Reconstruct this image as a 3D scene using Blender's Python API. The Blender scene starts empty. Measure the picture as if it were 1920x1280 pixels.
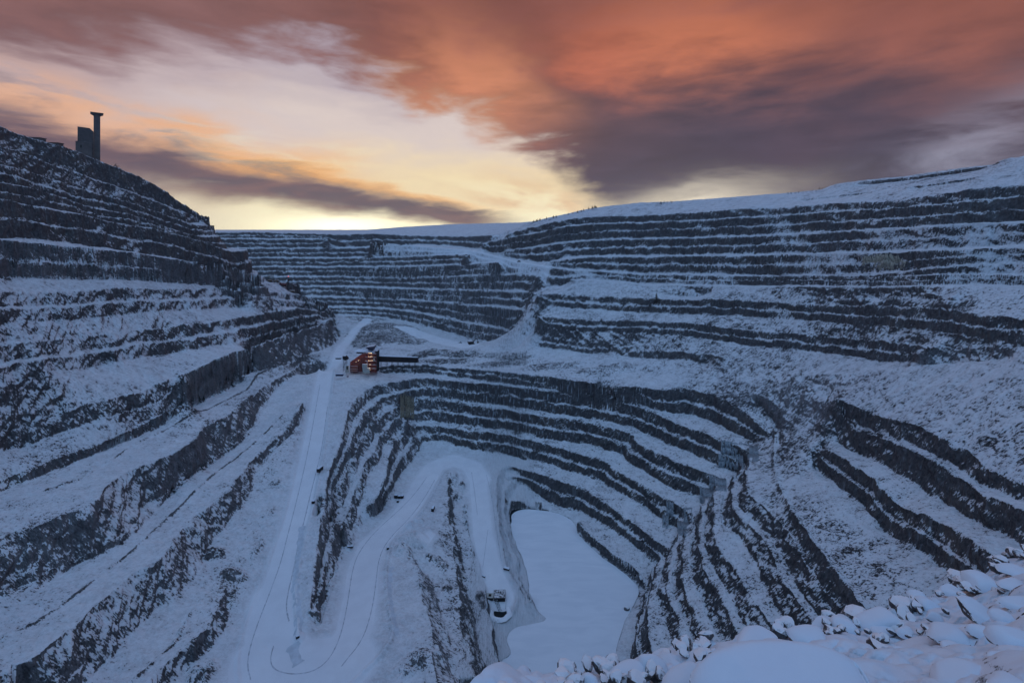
import bpy, bmesh, math, random
import numpy as np
from mathutils import Vector

SC = bpy.context.scene
COL = SC.collection
R = math.radians

# ------------------------------------------------------------------ camera
FPX, UC, VH = 853.3, 960.0, 430.0          # 16 mm lens on the 1920 px wide frame, horizon line
cam_d = bpy.data.cameras.new('camera')
cam_d.sensor_width = 36.0
cam_d.lens = 16.0
cam_d.shift_y = -(640.0 - VH) / 1920.0     # level camera on a rising-falling back (shift lens)
cam_d.clip_start = 0.1
cam_d.clip_end = 80000.0
cam = bpy.data.objects.new('camera', cam_d)
cam.location = (0, 0, 0)
cam.rotation_euler = (R(90), 0, 0)
COL.objects.link(cam)
SC.camera = cam

# ------------------------------------------------------------------ exposure
SC.view_settings.view_transform = 'Standard'
SC.view_settings.look = 'None'
SC.view_settings.exposure = 0.0
SC.view_settings.gamma = 1.0

# ------------------------------------------------------------------ sun (already behind the far rim)
SUN_AZ, SUN_EL = -20.5, 0.4
sun_d = bpy.data.lights.new('sun', 'SUN')
sun_d.energy = 0.03
sun_d.angle = R(0.5)
sun_d.color = (1.0, 0.62, 0.35)
sun = bpy.data.objects.new('sun', sun_d)
sd = Vector((math.sin(R(SUN_AZ)) * math.cos(R(SUN_EL)), math.cos(R(SUN_AZ)) * math.cos(R(SUN_EL)), math.sin(R(SUN_EL))))
sun.rotation_euler = sd.to_track_quat('Z', 'Y').to_euler()
sun.location = (0, 0, 600)
COL.objects.link(sun)


# ------------------------------------------------------------------ node helper
class NT:
    def __init__(self, tree):
        self.t = tree
        self.n = tree.nodes
        self.l = tree.links

    def node(self, typ, **kw):
        n = self.n.new(typ)
        for k, v in kw.items():
            setattr(n, k, v)
        return n

    def put(self, sock, val):
        if isinstance(val, bpy.types.NodeSocket):
            self.l.new(val, sock)
        else:
            sock.default_value = val

    def m(self, op, a, b=None, c=None, clamp=False):
        n = self.node('ShaderNodeMath', operation=op, use_clamp=clamp)
        self.put(n.inputs[0], a)
        if b is not None:
            self.put(n.inputs[1], b)
        if c is not None:
            self.put(n.inputs[2], c)
        return n.outputs[0]

    def ss(self, x, lo, hi, a=0.0, b=1.0):           # smoothstep
        n = self.node('ShaderNodeMapRange', interpolation_type='SMOOTHSTEP')
        self.put(n.inputs['Value'], x)
        self.put(n.inputs['From Min'], lo)
        self.put(n.inputs['From Max'], hi)
        self.put(n.inputs['To Min'], a)
        self.put(n.inputs['To Max'], b)
        return n.outputs[0]

    def lin(self, x, lo, hi, a=0.0, b=1.0):
        n = self.node('ShaderNodeMapRange', interpolation_type='LINEAR')
        self.put(n.inputs['Value'], x)
        self.put(n.inputs['From Min'], lo)
        self.put(n.inputs['From Max'], hi)
        self.put(n.inputs['To Min'], a)
        self.put(n.inputs['To Max'], b)
        return n.outputs[0]

    def mix(self, f, a, b):
        n = self.node('ShaderNodeMix', data_type='RGBA')
        self.put(n.inputs[0], f)
        for s, v in ((n.inputs[6], a), (n.inputs[7], b)):
            if isinstance(v, (tuple, list)):
                v = (v[0], v[1], v[2], 1.0)
            self.put(s, v)
        return n.outputs[2]

    def xyz(self, x, y, z=0.0):
        n = self.node('ShaderNodeCombineXYZ')
        self.put(n.inputs[0], x)
        self.put(n.inputs[1], y)
        self.put(n.inputs[2], z)
        return n.outputs[0]

    def sep(self, v):
        n = self.node('ShaderNodeSeparateXYZ')
        self.l.new(v, n.inputs[0])
        return n.outputs

    def noise(self, vec, scale, detail=4.0, rough=0.5, dist=0.0, lac=2.0):
        n = self.node('ShaderNodeTexNoise')
        self.l.new(vec, n.inputs['Vector'])
        n.inputs['Scale'].default_value = scale
        n.inputs['Detail'].default_value = detail
        n.inputs['Roughness'].default_value = rough
        n.inputs['Distortion'].default_value = dist
        n.inputs['Lacunarity'].default_value = lac
        return n.outputs[0]

    def mapping(self, vec, loc=(0, 0, 0), rot=(0, 0, 0), scale=(1, 1, 1)):
        n = self.node('ShaderNodeMapping')
        self.l.new(vec, n.inputs[0])
        n.inputs['Location'].default_value = loc
        n.inputs['Rotation'].default_value = rot
        n.inputs['Scale'].default_value = scale
        return n.outputs[0]

    def attr(self, name):
        n = self.node('ShaderNodeAttribute', attribute_name=name)
        return n.outputs['Fac']


def lin_rgb(r, g, b):
    f = lambda c: (c / 255 / 12.92) if c / 255 <= 0.04045 else ((c / 255 + 0.055) / 1.055) ** 2.4
    return (f(r), f(g), f(b))


#SKY_BEGIN
# ------------------------------------------------------------------ sky
def build_world():
    w = bpy.data.worlds.new('World')
    SC.world = w
    w.use_nodes = True
    t = NT(w.node_tree)
    for n in list(t.n):
        t.n.remove(n)
    out = t.node('ShaderNodeOutputWorld')
    bg = t.node('ShaderNodeBackground')
    t.l.new(bg.outputs[0], out.inputs[0])
    tc = t.node('ShaderNodeTexCoord')
    d = tc.outputs['Generated']
    x, y, z = t.sep(d)
    RAD = 180 / math.pi
    A = t.m('MULTIPLY', t.m('ARCTAN2', x, y), RAD)                 # azimuth, degrees right of north
    E = t.m('MULTIPLY', t.m('ARCSINE', z), RAD)                    # elevation, degrees
    # cloud coordinates: bearing and height on the sky, drawn out along the wind
    P = t.xyz(t.m('MULTIPLY', A, 0.1), t.m('MULTIPLY', E, 0.17), t.m('MULTIPLY', t.ss(t.m('ABSOLUTE', A), 150, 180), 3.0))
    n1 = t.noise(t.mapping(P, loc=(1.7, 0.4, 0), rot=(0, 0, R(14))), 0.55, 5, 0.5, 0.2)
    n2 = t.noise(t.mapping(P, loc=(7.3, 2.1, 0), rot=(0, 0, R(18)), scale=(0.8, 1.3, 1)), 1.05, 6, 0.56, 0.3)
    n3 = t.noise(t.mapping(P, loc=(3.3, 9.1, 0), rot=(0, 0, R(12)), scale=(0.6, 1.6, 1)), 2.0, 6, 0.58, 0.35)
    w1 = t.m('SUBTRACT', n1, 0.5)
    w2 = t.m('SUBTRACT', n2, 0.5)
    w3 = t.m('SUBTRACT', n3, 0.5)
    fade = t.ss(E, 0.0, 16.0, 0.35, 1.0)                            # features shrink towards the horizon
    Aw = t.m('ADD', A, t.m('MULTIPLY', t.m('ADD', t.m('MULTIPLY', w1, 18.0), t.m('MULTIPLY', w2, 10.0)), fade))
    Ew = t.m('ADD', E, t.m('MULTIPLY', t.m('ADD', t.m('MULTIPLY', w2, 8.0), t.m('MULTIPLY', w3, 6.0)), fade))

    def ae(u, v):
        a = math.atan((u - UC) / FPX)
        e = math.atan((VH - v) / FPX * math.cos(a))
        return math.degrees(a), math.degrees(e)

    def blob(u, v, su, sv, ang=0.0, A_=None, E_=None):
        """soft elliptical patch of the sky, centred where (u, v) looks; sizes in degrees"""
        a0, e0 = ae(u, v)
        A_ = Aw if A_ is None else A_
        E_ = Ew if E_ is None else E_
        da = t.m('SUBTRACT', A_, a0)
        de = t.m('SUBTRACT', E_, e0)
        c, s = math.cos(R(ang)), math.sin(R(ang))
        p1 = t.m('ADD', t.m('MULTIPLY', da, c / su), t.m('MULTIPLY', de, s / su))
        p2 = t.m('ADD', t.m('MULTIPLY', da, -s / sv), t.m('MULTIPLY', de, c / sv))
        q = t.m('ADD', t.m('MULTIPLY', p1, p1), t.m('MULTIPLY', p2, p2))
        return t.m('POWER', 2.718, t.m('MULTIPLY', q, -1.0))

    def curve(x_, pts, lo, hi, vmax):
        """piecewise function of an angle through a ramp"""
        n = t.node('ShaderNodeValToRGB')
        t.put(n.inputs[0], t.lin(x_, lo, hi))
        r = n.color_ramp
        r.interpolation = 'B_SPLINE'
        while len(r.elements) < len(pts):
            r.elements.new(0.5)
        for e, (px, pv) in zip(r.elements, pts):
            e.position = (px - lo) / (hi - lo)
        for e, (px, pv) in zip(r.elements, pts):
            e.color = (pv / vmax, pv / vmax, pv / vmax, 1)
        return t.m('MULTIPLY', n.outputs[0], vmax)

    def over(c, mask, k, col):
        return t.mix(t.m('MULTIPLY', mask, k, clamp=True), c, col)

    # clear dusk air: physical sky + the blue of the upper air
    sky = t.node('ShaderNodeTexSky', sky_type='NISHITA')
    sky.sun_disc = False
    sky.sun_elevation = R(SUN_EL)
    sky.sun_rotation = R(SUN_AZ)
    sky.air_density = 1.0
    sky.dust_density = 1.5
    sky.ozone_density = 3.0
    front = t.ss(y, -0.25, 0.5)
    up = t.ss(z, 0.05, 0.8)
    blue = t.mix(up, SKYLOW, SKYHIGH)
    nk = t.node('ShaderNodeVectorMath', operation='SCALE')
    t.l.new(sky.outputs[0], nk.inputs[0])
    nk.inputs[3].default_value = 0.05
    add = t.node('ShaderNodeVectorMath', operation='ADD')
    t.l.new(blue, add.inputs[0])
    t.l.new(nk.outputs[0], add.inputs[1])
    base = add.outputs[0]
    # the sunset side: pale gap between the cloud decks
    g = t.mix(t.ss(Ew, 0.0, 7.0), (1.12, 1.02, 0.70), lin_rgb(253, 230, 186))
    g = t.mix(t.ss(Ew, 5.0, 12.0), g, lin_rgb(224, 208, 202))
    g = t.mix(t.ss(Ew, 11.0, 20.0), g, lin_rgb(178, 164, 176))
    g = over(g, t.ss(Aw, -26.0, -46.0), 0.7, lin_rgb(178, 148, 152))
    g = over(g, t.ss(A, 14.0, 34.0), 0.8, lin_rgb(140, 132, 148))
    lowmask = t.m('MULTIPLY', t.ss(E, 46.0, 29.0), front)
    c = t.mix(lowmask, base, g)
    c = over(c, blob(640, 424, 6, 1.2, 0, A, E), 0.95, (1.9, 1.75, 1.25))
    # thin veils
    c = over(c, t.m('MULTIPLY', blob(430, 285, 12, 2.6, -13), t.ss(n3, 0.36, 0.60)), 0.9, lin_rgb(250, 184, 120))
    c = over(c, t.m('MULTIPLY', blob(120, 205, 15, 2.2, -5), t.ss(n3, 0.34, 0.58)), 0.85, lin_rgb(236, 182, 148))
    c = over(c, t.m('MULTIPLY', blob(470, 180, 9, 4, 10), t.ss(n2, 0.40, 0.62)), 0.6, lin_rgb(216, 202, 204))
    c = over(c, t.m('MULTIPLY', blob(1000, 370, 7, 2.0, -10), t.ss(n2, 0.34, 0.58)), 0.8, lin_rgb(222, 158, 112))
    # upper cloud deck: lower edge runs from far left down to the horizon on the right
    eb = curve(t.m('ADD', A, t.m('ADD', t.m('MULTIPLY', w1, 10.0), t.m('MULTIPLY', w2, 8.0))),
               [(-60, 13), (-48, 14.5), (-38, 17), (-27, 20.5), (-18, 18.5), (-9, 15), (2.5, 8.8), (9, 4.5), (14, 2.2), (25, 1.6), (60, 1.6)], -60, 60, 25.0)
    up_d = t.m('SUBTRACT', t.m('ADD', E, t.m('MULTIPLY', t.m('ADD', t.m('MULTIPLY', w2, 11.0), t.m('MULTIPLY', w3, 6.0)), fade)), eb)
    cover = t.ss(up_d, -1.8, 2.8)
    cover = t.m('MULTIPLY', t.m('MULTIPLY', cover, t.ss(E, 64.0, 40.0)), front, clamp=True)
    lum = t.m('ADD', t.m('MULTIPLY', w2, 0.8), t.m('MULTIPLY', w3, 0.65))
    Eh = t.m('ADD', E, t.m('ADD', t.m('MULTIPLY', w1, 14.0), t.m('MULTIPLY', w2, 8.0)))
    hi = t.mix(t.ss(Eh, 5.0, 12.0), lin_rgb(78, 71, 88), lin_rgb(98, 74, 80))
    hi = t.mix(t.ss(Eh, 12.0, 21.0), hi, lin_rgb(128, 78, 70))
    hi = over(hi, t.ss(A, -14.0, -34.0), 0.85, lin_rgb(116, 88, 92))
    hi = over(hi, t.m('MULTIPLY', t.ss(A, -10.0, -26.0), t.ss(Ew, 14.0, 20.0)), 0.35, lin_rgb(150, 104, 96))
    hi = over(hi, blob(1320, 85, 11, 5.5, -8), 0.9, lin_rgb(206, 122, 88))
    hi = over(hi, blob(905, 160, 9, 4.6, -38), 0.8, lin_rgb(222, 144, 106))
    hi = over(hi, blob(1120, 95, 7, 4, 0), 0.6, lin_rgb(196, 110, 80))
    hi = over(hi, blob(1860, 60, 11, 5.0, 0), 0.6, lin_rgb(168, 100, 80))
    hi = over(hi, t.m('MULTIPLY', t.ss(up_d, 4.0, 0.0), t.m('MULTIPLY', t.ss(A, -22.0, -12.0), t.ss(A, 4.0, -4.0))), 0.6, lin_rgb(232, 172, 130))
    hi = over(hi, blob(1400, 258, 19, 6.6, 1), 0.93, lin_rgb(76, 68, 84))
    hi = over(hi, blob(560, 40, 9, 4, 0), 0.35, lin_rgb(136, 92, 86))
    hv = t.node('ShaderNodeVectorMath', operation='SCALE')
    t.l.new(hi, hv.inputs[0])
    t.l.new(t.m('ADD', t.m('MULTIPLY', lum, 0.9), 1.0), hv.inputs[3])
    c = t.mix(t.m('MULTIPLY', cover, 0.97), c, hv.outputs[0])
    # pale breaks low on the right
    c = over(c, t.m('MULTIPLY', blob(1310, 370, 8.0, 1.8, 4), t.ss(n3, 0.30, 0.55, 0.6, 1.0)), 1.0, lin_rgb(240, 228, 206))
    c = over(c, t.m('MULTIPLY', blob(1860, 262, 8, 2.6, 20), t.ss(n2, 0.36, 0.60)), 0.85, lin_rgb(162, 162, 182))
    c = over(c, t.m('MULTIPLY', blob(1900, 205, 8, 2.4, 14), t.ss(n3, 0.40, 0.60)), 0.5, lin_rgb(140, 134, 152))
    # long dark bank over the horizon
    a0, e0 = ae(30, 268)
    a1, e1 = ae(960, 414)
    sl = (e1 - e0) / (a1 - a0)
    mid = t.m('ADD', t.m('MULTIPLY', t.m('SUBTRACT', A, a0), sl), e0)
    dev = t.m('SUBTRACT', t.m('ADD', E, t.m('MULTIPLY', t.m('ADD', t.m('MULTIPLY', w2, 7.0), t.m('MULTIPLY', w3, 7.0)), fade)), mid)
    thick = t.lin(A, a0, a1 + 3, 3.5, 0.6)
    bank = t.ss(t.m('DIVIDE', t.m('ABSOLUTE', dev), thick), 1.35, 0.2)
    bank = t.m('MULTIPLY', bank, t.m('MULTIPLY', t.ss(A, a1 + 4.0, a1 - 6.0), front))
    bc = t.mix(t.ss(n3, 0.35, 0.65), lin_rgb(94, 80, 96), lin_rgb(124, 98, 104))
    und = t.m('MULTIPLY', t.ss(t.m('ABSOLUTE', t.m('ADD', dev, t.m('MULTIPLY', thick, -1.0))), 1.3, 0.0), t.ss(A, -38.0, -26.0))
    und = t.m('MULTIPLY', und, t.m('MULTIPLY', t.ss(A, a1 + 2, a1 - 10), front))
    c = over(c, und, 0.7, lin_rgb(252, 184, 112))
    c = over(c, bank, 0.93, bc)
    # below the horizon: snowy land far away
    c = t.mix(t.ss(E, 0.0, -1.5), c, (0.08, 0.11, 0.2))
    t.l.new(c, bg.inputs[0])
    bg.inputs[1].default_value = 1.0


SKYLOW = (0.055, 0.105, 0.21)
SKYHIGH = (0.275, 0.475, 0.80)
build_world()
#SKY_END


# ------------------------------------------------------------------ object helpers
def link(o, parent=None):
    COL.objects.link(o)
    if parent is not None:
        o.parent = parent
    return o


def tag(o, label=None, cat=None, group=None, kind=None):
    if label:
        o['label'] = label
    if cat:
        o['category'] = cat
    if group:
        o['group'] = group
    if kind:
        o['kind'] = kind
    return o


#NOISE_BEGIN
# ------------------------------------------------------------------ numpy noise
def _hash(ix, iy, seed):
    h = (ix.astype(np.int64) * 374761393 + iy.astype(np.int64) * 668265263 + seed * 1442695041) & 0xFFFFFFFF
    h = ((h ^ (h >> 13)) * 1274126177) & 0xFFFFFFFF
    return ((h ^ (h >> 16)) & 0xFFFF).astype(np.float32) / 65535.0


def vnoise(x, y, seed=0):
    x = np.asarray(x, np.float32)
    y = np.asarray(y, np.float32)
    ix = np.floor(x)
    iy = np.floor(y)
    fx = x - ix
    fy = y - iy
    fx = fx * fx * fx * (fx * (fx * 6 - 15) + 10)
    fy = fy * fy * fy * (fy * (fy * 6 - 15) + 10)
    a = _hash(ix, iy, seed)
    b = _hash(ix + 1, iy, seed)
    c = _hash(ix, iy + 1, seed)
    d = _hash(ix + 1, iy + 1, seed)
    return (a + (b - a) * fx) * (1 - fy) + (c + (d - c) * fx) * fy


def fbm(x, y, octaves=4, seed=0, gain=0.5):
    s = 0.0
    amp = 1.0
    tot = 0.0
    for k in range(octaves):
        s = s + amp * vnoise(x * (2.03 ** k) + 17.3 * k, y * (2.03 ** k) - 9.1 * k, seed + k)
        tot += amp
        amp *= gain
    return s / tot - 0.5
#NOISE_END


#TERRAIN_BEGIN
# ------------------------------------------------------------------ survey of the pit: bench edges as (bearing u, dip v, distance or level)
# third value > 0: distance north in metres; < 0: level in metres (camera = 0)
LINES = []


def LN(name, pts, bare=None, h=None, cot=0.5, toe=True, pre=None, ext=None, rev=False, dbl=True, frac=0.6, rag=1.0):
    LINES.append(dict(name=name, pts=pts, bare=bare, h=h, cot=cot, toe=toe, pre=pre, ext=ext, rev=rev, dbl=dbl, frac=frac, rag=rag))


WEST = [(-350, 30), (-120, 5)]
# far wall, bottom to top
FT = lambda u: float(np.interp(u, [560, 640, 700, 800, 870, 930, 1000], [1050, 1040, 1028, 950, 880, 800, 745]))


def far(k, pts, sb=21.0):
    return [(u, v, FT(u) + k * sb) for u, v in pts]


FARPRE = [(-420, 20), (-150, 0)]
LN('floor_edge', far(0, [(640, 592), (712, 596), (762, 605), (825, 622), (875, 636), (905, 643), (930, 645)]), toe=False, pre=FARPRE, rag=.3)
LN('far8', far(1, [(630, 576), (700, 577), (775, 585), (850, 600), (900, 611), (962, 621)]), pre=FARPRE)
LN('far7', far(2, [(610, 557), (700, 559), (800, 565), (875, 572), (950, 579), (987, 581)]), pre=FARPRE)
LN('far6', far(3, [(565, 538), (650, 538), (775, 542), (875, 545), (1005, 549)]), pre=FARPRE)
LN('far5', far(4, [(562, 519), (650, 520), (725, 522), (800, 521), (900, 517), (1015, 514)]), pre=FARPRE)
LN('far4', far(5, [(482, 501), (575, 501), (725, 501), (875, 497), (932, 491)]), pre=FARPRE)
LN('far3', far(6, [(467, 484), (600, 485), (725, 483), (825, 479), (880, 476)]), pre=FARPRE)
LN('far2', far(7, [(445, 466), (575, 467), (700, 464), (762, 461)]), pre=FARPRE)
LN('far1', far(8, [(420, 448), (520, 449), (615, 448)]), pre=FARPRE)
LN('far0', [(400, 435, 1235), (520, 436, 1235), (570, 438, 1230), (640, 440, 1215), (700, 438, 1200), (760, 441, 1190), (860, 444, 1120), (930, 440, 1020)], pre=FARPRE)
LN('ramp', [(700, 453, 1163), (725, 456, 1150), (800, 463, 1090), (850, 467, 1045), (887, 471, 1005), (925, 480, 950), (955, 489, 905), (995, 496, 855), (1025, 501, 822), (1060, 505, 797),
            (1100, 508, 775), (1200, 515, 720), (1325, 517, 655), (1440, 519, 598), (1565, 518, 530), (1600, 516, 512), (1740, 517, 455), (1920, 515, 410)], ext=[(60, -200)])
LN('far_hill', [(560, 436, 1500), (640, 435, 1600), (720, 428, 1650), (800, 423, 1650), (860, 420, 1600), (930, 419, 1400), (985, 417, 1150)], toe=False, rag=.3)
LN('far_hill_back', [(400, 437, 2200), (700, 431, 2300), (950, 424, 2300), (1200, 420, 2300)], toe=False, rag=.2)
# right wall
LN('r1', [(937, 474, 960), (975, 467, 925), (1025, 460, 885), (1087, 451, 838), (1175, 449, 780), (1275, 447, 725), (1325, 446, 700), (1425, 442, 645), (1515, 440, 600), (1640, 432, 540), (1715, 427, 510), (1802, 422, 480), (1920, 416, 452)], ext=[(60, -200)])
LN('r0', [(912, 455, 1010), (950, 447, 965), (1000, 439, 925), (1050, 427, 885), (1100, 420, 850), (1175, 419, 800), (1275, 416, 745), (1375, 409, 692), (1450, 405, 655), (1512, 401, 625), (1600, 396, 580), (1680, 391, 545), (1740, 385, 522), (1840, 376, 492), (1920, 367, 472)], ext=[(60, -200)])
LN('rtop', [(960, 436, 985), (1000, 425, 945), (1060, 411, 900), (1115, 405, 860), (1200, 405, 800), (1287, 400, 752), (1340, 394, 725), (1400, 390, 695), (1465, 390, 662), (1560, 381, 612), (1650, 380, 570), (1722, 370, 540), (1790, 360, 514), (1865, 350, 492), (1920, 345, 482)], ext=[(60, -200)], dbl=False)
LN('rim', [(985, 418, 1010), (1000, 414, 985), (1060, 402, 950), (1115, 388, 930), (1200, 380, 880), (1260, 378, 850), (1325, 373, 830), (1430, 365, 790), (1500, 360, 760), (1540, 357, 740), (1560, 345, 720), (1600, 340, 700), (1700, 330, 650), (1800, 315, 605), (1865, 310, 575), (1885, 297, 565), (1920, 294, 550)], toe=False, ext=[(80, -200)], rag=.3)
LN('rs0', [(1600, 344, 692), (1650, 339, 668), (1700, 333, 642), (1800, 319, 598), (1862, 312, 570)], h=5, dbl=False)
LN('rs1', [(1700, 350, 590), (1737, 346, 575), (1795, 338, 552), (1850, 330, 530)], h=3.5, dbl=False)
LN('rs2', [(1500, 375, 690), (1580, 366, 650), (1640, 358, 620)], h=3, dbl=False)
LN('rim_back', [(985, 420, 1250), (1060, 408, 1250), (1200, 392, 1200), (1430, 378, 1150), (1560, 362, 1100), (1800, 335, 950), (1920, 322, 880)], toe=False, ext=[(80, -200)], rag=.3)
LN('r2', [(1025, 492, 838), (1062, 485, 815), (1125, 481, 775), (1200, 482, 738), (1275, 481, 700), (1375, 479, 648), (1440, 479, 615), (1565, 476, 548), (1665, 474, 502), (1765, 471, 465), (1840, 466, 445), (1920, 462, 432)], ext=[(60, -200)])
LN('r3', [(1610, 516, 512), (1690, 511, 480), (1765, 502, 455), (1865, 497, 430), (1920, 493, 421)], ext=[(60, -200)], dbl=False)
LN('r4', [(1070, 523, 772), (1180, 532, 712), (1250, 534, 678), (1325, 536, 640), (1440, 538, 583), (1600, 537, 502), (1750, 538, 440), (1920, 535, 400)], toe=False, ext=[(60, -200)], rag=.15)
LN('r4b', [(1240, 549, 668), (1290, 549, 650), (1330, 550, 632)], h=5, dbl=False)
LN('r4c', [(1620, 549, 488), (1700, 551, 455), (1790, 553, 420)], h=5, dbl=False, ext=None)
LN('r5', [(1012, 550, 770), (1075, 553, 740), (1200, 560, 680), (1287, 562, 638), (1375, 562, 598), (1425, 566, 574), (1520, 569, 526), (1575, 572, 500), (1650, 577, 465), (1715, 577, 438), (1790, 581, 408), (1840, 590, 386), (1920, 595, 362)], h=22, ext=[(40, -160)])
LN('r6', [(1012, 592, 735), (1050, 597, 718), (1125, 600, 686), (1200, 601, 653), (1300, 607, 610), (1375, 616, 574), (1440, 622, 543), (1525, 627, 505), (1600, 635, 468), (1682, 645, 430), (1757, 652, 398)], h=19)
LN('r7', [(1000, 630, 725), (1050, 636, 703), (1100, 642, 682), (1157, 645, 656)], h=16)
LN('r7b', [(1165, 668, 640), (1180, 657, 640), (1225, 657, 622), (1295, 660, 592), (1355, 667, 562)], h=11, dbl=False)
# talus guide
LN('tal', [(1000, 672, 680), (1100, 685, 640), (1200, 700, 606), (1290, 706, 576), (1400, 725, 520), (1470, 765, 470), (1530, 800, 430)], toe=False, rag=.3)
LN('fan', [(1006, 612, 742), (985, 636, 730), (960, 657, 716), (930, 668, 712)], toe=False, rag=.3)
LN('tal2', [(1480, 700, 500), (1600, 700, 440), (1700, 690, 405), (1800, 680, 380), (1920, 668, 345)], toe=False, rag=.3)
# near right faces
LN('n1', [(1570, 747, 418), (1595, 757, 402), (1635, 775, 381), (1690, 790, 354), (1727, 800, 340), (1775, 822, 320), (1810, 840, 307), (1860, 885, 284), (1920, 905, 268)], h=14, cot=.45, ext=[(0, -60), (-70, -150)], dbl=False)
LN('n2', [(1580, 782, 412), (1600, 803, 390), (1640, 815, 370), (1677, 830, 349), (1715, 847, 331), (1740, 857, 320), (1790, 890, 299), (1850, 930, 275), (1920, 955, 252)], h=20, cot=.4, ext=[(0, -60), (-70, -140)], dbl=False)
LN('n3', [(1540, 840, 402), (1565, 846, 380), (1615, 882, 346), (1640, 900, 332), (1672, 930, 314), (1690, 955, 305), (1727, 962, 290), (1765, 980, 277), (1790, 992, 267), (1822, 1012, 254), (1860, 1040, 240)], h=24, cot=.45, ext=[(-5, -60), (-70, -120)])
LN('n3t', [(1522, 885, -204), (1547, 912, -204), (1565, 942, -204), (1590, 967, -204), (1620, 982, -204), (1652, 1008, -203), (1680, 1024, -202), (1705, 1045, -200), (1760, 1095, -198)], toe=False, ext=[(-5, -60), (-60, -60)], rag=.4)
# lower pit, outermost edge
LN('m0', [(700, 690, -199), (740, 684, -199), (800, 684, -200), (850, 688, -200), (912, 695, -200), (1012, 704, -199), (1062, 711, -199), (1112, 718, -198), (1187, 727, -198), (1255, 732, -196), (1282, 725, -194), (1345, 742, -194), (1407, 780, -199), (1450, 824, -211)], cot=.55, frac=.5)
LN('m0berm', [(1420, 760, -193), (1455, 800, -204), (1452, 850, -212), (1455, 900, -215), (1478, 945, -215), (1510, 1000, -214), (1550, 1050, -213), (1590, 1100, -213), (1610, 1140, -212)], toe=False, ext=[(0, -40), (-40, -60)], rag=.2)
# level 1: right edge of main ramp, corner by the plant, back wall, near right
LN('m1', [(583, 1150, -255), (585, 1110, -253), (590, 1060, -250), (597, 1000, -244), (603, 950, -239), (615, 890, -232), (628, 855, -226), (640, 822, -221), (648, 790, -216), (655, 760, -212), (675, 735, -210), (700, 722, -210), (740, 716, -210), (770, 708, -210),
          (800, 707, -211), (850, 714, -213), (900, 719, -214), (950, 723, -214), (1025, 733, -215), (1070, 738, -216), (1112, 745, -217), (1190, 761, -219), (1214, 772, -221), (1224, 774, -222), (1270, 795, -222), (1320, 811, -222), (1350, 825, -222), (1400, 842, -222), (1412, 855, -222), (1402, 875, -222),
          (1396, 895, -222), (1399, 925, -222), (1442, 955, -222), (1467, 980, -222), (1495, 1022, -222), (1525, 1080, -222), (1565, 1120, -222), (1577, 1142, -222)], ext=[(0, -50), (-40, -100), (-200, -135)], cot=.55)
LN('m2', [(598, 985, -253), (617, 940, -248), (650, 880, -241), (668, 842, -236), (690, 800, -235), (715, 778, -236), (735, 768, -236), (755, 752, -236), (800, 747, -236), (857, 755, -238), (905, 762, -239), (940, 767, -240), (1000, 777, -241), (1037, 785, -241), (1087, 788, -242), (1150, 805, -242), (1186, 814, -243), (1190, 828, -245),
          (1215, 840, -245), (1260, 862, -245), (1295, 876, -245), (1332, 889, -245), (1352, 898, -245), (1342, 915, -245), (1337, 932, -245), (1335, 980, -245), (1342, 1020, -245), (1375, 1055, -245), (1395, 1097, -245), (1420, 1137, -245), (1457, 1177, -245)], ext=[(0, -50), (-40, -90), (-180, -110)], cot=.55)
LN('m3', [(697, 945, -262), (712, 925, -260), (722, 890, -257), (727, 848, -256), (745, 822, -258), (772, 800, -260), (800, 797, -262), (850, 802, -263), (900, 810, -264), (940, 813, -264), (975, 822, -265), (1025, 831, -265), (1087, 852, -265), (1140, 866, -266), (1150, 880, -268), (1182, 896, -268), (1220, 917, -268), (1257, 938, -268), (1285, 955, -268),
          (1305, 976, -268), (1292, 995, -268), (1281, 1015, -268), (1276, 1042, -268), (1276, 1080, -268), (1282, 1110, -268), (1305, 1142, -268), (1320, 1187, -268)], ext=[(0, -50), (-30, -80), (-150, -100)], cot=.55)
LN('m4', [(985, 1130, -303.5), (960, 1078, -300), (946, 1055, -298), (936, 985, -292), (928, 915, -286), (935, 880, -285), (945, 870, -285), (980, 880, -285), (1025, 892, -285), (1062, 907, -285), (1100, 915, -285), (1110, 928, -285), (1137, 945, -285), (1175, 972, -285), (1200, 992, -285), (1240, 1020, -285), (1255, 1035, -285), (1240, 1048, -285),
          (1232, 1060, -285), (1222, 1105, -286), (1212, 1155, -286), (1210, 1190, -286)], ext=[(0, -40), (-30, -60), (-120, -70)], cot=.5)
LN('m5', [(948, 945, -301), (955, 938, -300), (1000, 940, -300), (1025, 945, -300), (1057, 958, -300), (1075, 972, -300), (1100, 997, -300), (1150, 1040, -300), (1195, 1068, -300), (1205, 1085, -301)], h=8, dbl=False, cot=.5, rag=.5)
LAKE = [(960, 956), (1000, 951), (1050, 962), (1075, 976), (1087, 1005), (1125, 1040), (1175, 1077), (1200, 1102), (1195, 1128), (1180, 1150), (1168, 1172), (1160, 1200), (1150, 1240), (1140, 1290), (1130, 1340), (1040, 1370), (980, 1345), (955, 1300), (945, 1265), (932, 1236), (962, 1228), (945, 1197), (960, 1176), (1005, 1166), (1030, 1160), (1004, 1142), (992, 1122), (991, 1082), (975, 1036), (958, 992), (956, 965), (960, 956)]
LAKE_Z = -308.0
LN('lake', [(u, v, LAKE_Z) for u, v in LAKE], toe=False, rag=.25)
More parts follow.
